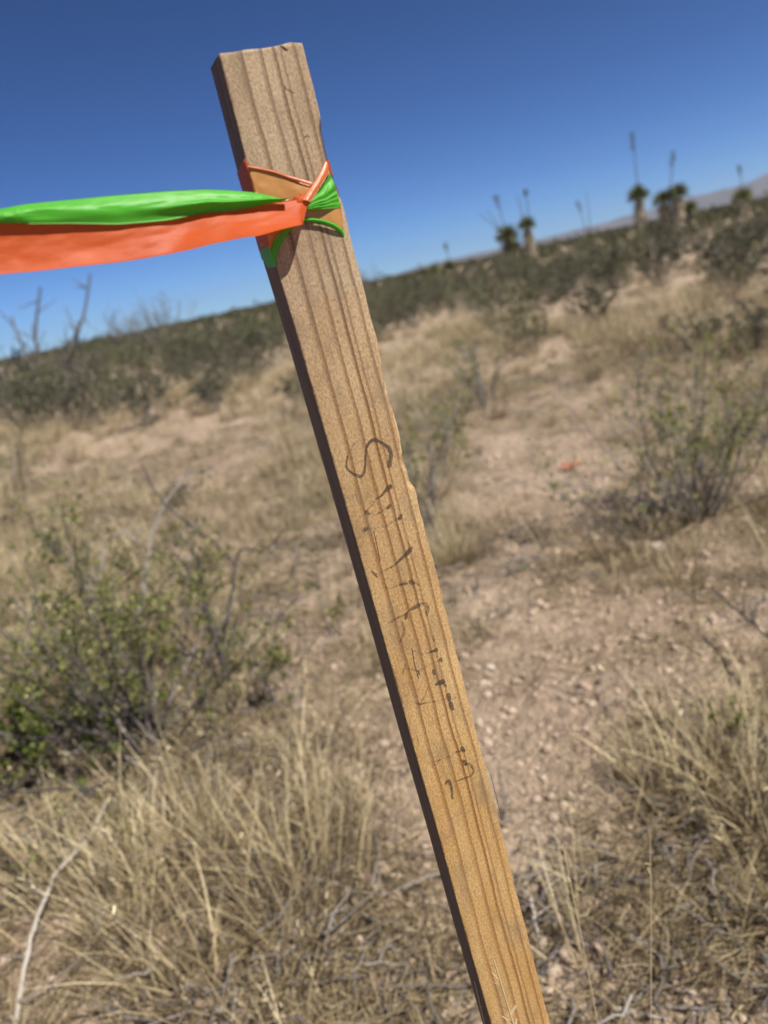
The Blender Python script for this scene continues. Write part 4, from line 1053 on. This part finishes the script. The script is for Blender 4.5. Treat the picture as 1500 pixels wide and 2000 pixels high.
def yucca(px, dist, label, heads, stalks, skirt=True, seed=1):
    """heads: (sideways m, height m, radius m); stalks: (sideways base, base height, tip sideways, tip height, pod length)"""
    hy = 545+(750-px)*.2126
    d = FWD+RIGHT*(px-750)/FPX-UP*(hy-1000)/FPX; d = d/np.hypot(d[0], d[1])*dist
    z = float(ground_z(d[0], d[1]))
    rt = empty('yucca', (d[0], d[1], z-.03), -math.atan2(d[0], d[1])); tag(rt, label, 'yucca', 'yuccas on the skyline')
    rng = np.random.default_rng(seed)
    for (sx, hz, r) in heads:
        g = Geo(); tube(g, [(sx*.6, 0, 0), (sx*.8, rng.normal(0, .03), hz*.5), (sx, 0, hz)], [.11, .10, .09], 8, .3)
        tr = link('trunk', g.mesh('trunk', MAT['yucca_dead']), rt)
        if skirt:
            g = Geo()
            for f in np.linspace(.35, .93, 9): leaf_fan(g, rng, (sx*(.6+.4*f), 0, hz*f), 64, r*.82, (.1, .9), (-.9, -.2), .055)
            link('dead_leaf_skirt', g.mesh('dead_leaf_skirt', MAT['yucca_dead'], False), rt)
        g = Geo(); leaf_fan(g, rng, (sx, 0, hz), 420, r*1.15, (.1, .95), (-.4, 1.0), .05)
        link('leaf_rosette', g.mesh('leaf_rosette', MAT['yucca_leaf'], False), rt)
    for (bx, bz, tx, tz, pl) in stalks:
        g = Geo(); y0 = rng.normal(0, .03)
        P = [(bx+(tx-bx)*t+.03*math.sin(t*3), y0*t, bz+(tz-bz)*t) for t in np.linspace(0, 1, 6)]
        tube(g, P, np.linspace(.03, .014, 6), 5, .5)
        st = link('flower_stalk', g.mesh('flower_stalk', MAT['stalk']), rt)
        if pl > 0:
            g = Geo(); dirv = unit(np.array(P[-1])-np.array(P[0]))
            for _ in range(46):
                t = rng.uniform(0, 1); c = np.array(P[-1])-dirv*pl*t; rr = .13*math.sin(min(1, t*1.3+.12)*math.pi*.85)+.02
                e = c+unit(rng.normal(0, 1, 3))*rr*rng.uniform(.3, 1.2)*np.array([1, 1, .6])
                tube(g, [c, (c+e)/2+[0, 0, .01], e], [.006, .006, .006], 3, .4)
                u_ = unit(rng.normal(0, 1, 3))*.03
                tube(g, [e-u_*1.1, e-u_*.4, e+u_*.4, e+u_*1.1], [.006, .026, .026, .006], 5, rng.uniform(.1, .9))
            link('seed_pods', g.mesh('seed_pods', MAT['stalk']), st)
    return rt
def build_yuccas():
    yucca(995, 38, 'yucca right of the stake with three stalks splayed to the left', [(0, 1.75, .55), (.12, 1.2, .45)], [(-.05, 1.9, -.25, 3.6, .55), (-.1, 1.8, -1.1, 3.0, 0), (-.1, 1.8, -.75, 3.1, 0)], True, 1)
    yucca(1035, 38, 'slim shaggy yucca with two bare upright stalks, close right of the splayed one', [(0, 2.0, .42)], [(-.12, 2.1, -.25, 3.35, 0), (.1, 2.1, .15, 3.5, .25)], True, 2)
    yucca(1148, 48, 'thin yucca stalk alone on the skyline between the two yucca pairs', [(0, .7, .4)], [(0, .8, -.35, 3.0, .7), (.15, .7, .2, 3.4, 0)], False, 3)
    yucca(1252, 40, 'tallest yucca with one straight stalk topped by a dark seed head', [(0, 2.3, .50)], [(0, 2.4, -.02, 5.0, .75)], True, 4)
    yucca(1305, 40, 'double headed yucca with a stalk leaning right, beside the tallest one', [(-.15, 1.85, .5), (.5, 2.0, .5)], [(.1, 1.9, .45, 3.8, .6)], True, 5)
    yucca(1347, 41, 'small pale stalkless yucca right of the double headed one', [(0, 1.3, .35)], [], True, 6)
    yucca(1450, 50, 'small yucca with a short stalk at the far right before the mountains', [(0, 1.3, .6)], [(0, 1.4, -.05, 3.0, .5)], False, 7)
    yucca(877, 44, 'low yucca with a short stalk on the skyline nearest the stake', [(0, .9, .45)], [(0, 1.0, -.02, 2.2, .35)], False, 8)
    yucca(845, 46, 'stubby yucca half sunk in scrub, the leftmost on the skyline', [(0, .85, .5)], [], False, 9)
build_yuccas()

# ------------------------------------------------------------------ near details: sticks, tall stems, scraps of tape
def stick(name, label, pts, r, tone, mat='pale_wood', side=(), group='dead sticks on the ground'):
    g = Geo(); rng = np.random.default_rng(int(abs(pts[0][0]*1000)) + len(pts)*7)
    P = np.array(pts, float)
    k = np.linspace(0, len(P)-1, len(P)*5); i = np.arange(len(P))
    Q = np.stack([np.interp(k, i, P[:, c]) for c in range(3)], -1)+rng.normal(0, r*.35, (len(k), 3))
    org = Q[0].copy()
    tube(g, Q-org, np.linspace(r, r*.4, len(k))*rng.uniform(.85, 1.15, len(k)), 7, tone)
    for (t, d, ln) in side:
        s = Q[int(t*(len(k)-1))]-org; d = unit(np.array(d, float))
        tube(g, [s, s+d*ln*.5+rng.normal(0, ln*.05, 3), s+d*ln], [r*.55, r*.4, r*.2], 5, tone)
    o = link(name, g.mesh(name, MAT[mat]), None, tuple(org))
    return tag(o, label, 'stick', group)

def on_soil(px, py, lift):
    x, y = spot(px, py, lift); return (x, y, float(ground_z(x, y))+lift)

def build_details():
    stick('dead_branch', 'long pale dead branch leaning in the grass at the lower left', [on_soil(25, 2010, .01), on_soil(60, 1840, .04), on_soil(105, 1720, .06), on_soil(170, 1640, .08), on_soil(215, 1560, .10)], .0045, .8, side=((.7, (.3, .2, .5), .08), (.45, (-.4, .3, .3), .07)))
    stick('dead_branch', 'dark forked twig reaching in from the right edge over the path', [on_soil(1520, 1262, .10), on_soil(1450, 1195, .10), on_soil(1385, 1148, .10)], .005, .05, 'twig', ((.35, (-.2, .2, 1), .05), (.5, (.2, .1, 1), .06), (.7, (-.5, .1, .8), .04)))
    stick('dead_branch', 'thin dark twig at the right edge above the green sprig', [on_soil(1520, 1450, .09), on_soil(1430, 1395, .09), on_soil(1320, 1340, .09)], .0030, .35, 'twig', ((.6, (-.3, .6, .6), .06),))
    stick('dead_branch', 'pale grey twig just under the thin dark one at the right edge', [on_soil(1520, 1465, .05), on_soil(1440, 1440, .05), on_soil(1375, 1430, .05)], .0028, .9, 'twig', ((.5, (-.3, .6, .2), .05),))
    stick('dead_branch', 'bleached curled root lying against the right side of the lower stake', [on_soil(1008, 1728, .015), on_soil(1036, 1750, .03), on_soil(1045, 1800, .03), on_soil(1060, 1855, .015)], .0032, .95, side=((.6, (.6, .1, .2), .04),))
    stick('dead_branch', 'stubby pale stick on the gravel at the bottom right', [on_soil(1200, 1968, .008), on_soil(1245, 1975, .010), on_soil(1300, 1992, .006)], .0042, .7)
    stick('dead_branch', 'upright dark twig stub in the litter at the bottom right', [on_soil(1278, 1965, .005), on_soil(1292, 1920, .02), on_soil(1297, 1845, .03)], .0028, .2, 'twig', ((.3, (-.6, .2, .4), .05),))
    stick('dead_branch', 'broken grey stick lying beside the dark twig stub', [on_soil(1235, 1955, .006), on_soil(1262, 1925, .012), on_soil(1300, 1885, .006)], .0026, .6, 'twig')
    stick('dead_branch', 'straight brown stick lying flat in the bottom right gravel', [on_soil(1300, 1968, .006), on_soil(1360, 1972, .008), on_soil(1405, 1968, .006)], .0030, .15, 'pale_wood')
    stick('dead_branch', 'pale bent stem in the grass in front of the big left bush', [on_soil(205, 1450, .03), on_soil(260, 1490, .04), on_soil(300, 1512, .04)], .0034, .9)
    # grass clumps that stand apart
    def clump(px, py, label, seed, n, h0, h1, rad_=.05, lean=.3, s=1.0, width=.0028, tone=(.35, .95)):
        x, y = spot(px, py)
        o = link('grass_clump', tuft_mesh('grass_clump', seed, n, h0, h1, rad_, lean, width, True, tone), None, (x, y, float(ground_z(x, y))-.005))
        o.scale = (s, s, s); tag(o, label, 'grass', 'clumps of dry grass that stand apart')
    clump(640, 1760, 'tall straw clump standing against the left side of the stake', 611, 70, .16, .38, .11, .22)
    clump(470, 1900, 'wide straw clump with long leaning stems at the bottom left', 613, 60, .16, .36, .14, .34)
    clump(180, 1780, 'straw clump around the pale branch at the lower left', 615, 60, .12, .28, .13, .36)
    clump(330, 1640, 'straw clump directly in front of the big left bush', 617, 60, .12, .26, .13, .30)
    clump(1180, 1085, 'pale green tinged grass clump at the left foot of the right hand bush', 619, 90, .10, .2, .06, .4)
    clump(945, 1240, 'small lone grass tuft on the bare path beside the stake', 621, 60, .06, .14, .04, .6)
    clump(925, 893, 'tiny grey tuft alone on the far part of the path', 623, 60, .06, .12, .04, .6, tone=(.1, .4))
    clump(1330, 1660, 'matted straw clump at the right over dark litter', 625, 90, .10, .26, .13, .6)
    clump(1440, 1560, 'loose straw clump at the right edge under the twigs', 627, 80, .12, .28, .12, .5)
    clump(880, 1100, 'sparse grass clump beside the middle of the stake at the edge of the path', 629, 110, .12, .26, .06, .4)
    # fine seed stalks that rise in front of the foot of the stake
    x, y = .0, .43
    g = Geo(); rng = np.random.default_rng(641)
    for (bx, by, hx, hy_, hz, ns) in ((.035, .30, .001, .33, .645, 10), (.03, .31, -.012, .325, .60, 8), (-.045, .33, -.004, .412, .65, 0), (-.035, .335, .002, .383, .635, 0), (-.02, .33, -.012, .36, .60, 5), (.07, .43, .080, .52, .54, 3), (.05, .42, .165, .56, .50, 3)):
        P = [np.array([bx+(hx-bx)*t+.01*math.sin(t*2.4), by+(hy_-by)*t, hz*t]) for t in np.linspace(0, 1, 8)]
        tube(g, P, np.linspace(.0008, .0004, 8), 4, .7)
        for _ in range(ns):
            t = rng.uniform(.84, 1.0); c = P[0]*(0)+np.array([np.interp(t, np.linspace(0, 1, 8), [p[k] for p in P]) for k in range(3)])
            e = c+unit(rng.normal(0, 1, 3)+np.array([0, 0, 1.6]))*.007; sd = rng.normal(0, .0003, 3)
            g.add([c-sd, c+sd, e+sd, e-sd], [[0, 1, 2, 3]], None, .9)
    o = link('grass_clump', g.mesh('grass_clump', MAT['straw']), None, (0, 0, float(ground_z(0, .34)))); tag(o, 'few fine seed stalks rising in front of the foot of the stake', 'grass', 'clumps of dry grass that stand apart')
    # scraps of flagging tape lying on the soil
    def scrap(px, py, mat, label, s, seed):
        x, y = spot(px, py); rng = np.random.default_rng(seed); nx, ny = 14, 7
        S, T = np.meshgrid(np.linspace(0, 1, nx), np.linspace(0, 1, ny), indexing='ij')
        V = np.stack([(S-.5)*s*2.0+.2*s*np.sin(T*3), (T-.5)*s*.9+.25*s*np.sin(S*5), s*(.25+.55*fbm(S*3+seed, T*2, 3, seed)*(1-np.abs(S-.5))+.2*np.sin(S*9))], -1)
        V2 = V-np.array([0, 0, .0003]); n_ = nx*ny
        i = np.arange(nx-1)[:, None]*ny; j = np.arange(ny-1)[None, :]; q = np.stack([i+j, i+ny+j, i+ny+j+1, i+j+1], -1).reshape(-1, 4)
        g = Geo(); g.add(np.concatenate([V.reshape(-1, 3), V2.reshape(-1, 3)]), np.concatenate([q, q[:, ::-1]+n_]))
        o = link('tape_scrap', g.mesh('tape_scrap', MAT[mat]), None, (x, y, float(ground_z(x, y))+.002)); o.rotation_euler = (0, 0, seed)
        tag(o, label, 'tape scrap')
    scrap(1118, 917, 'orange_tape', 'crumpled scrap of orange flagging tape on the soil left of the right hand bush', .042, 3)
    scrap(1024, 1113, 'green_tape', 'tiny scrap of green flagging tape on the bare path', .012, 5)
build_details()
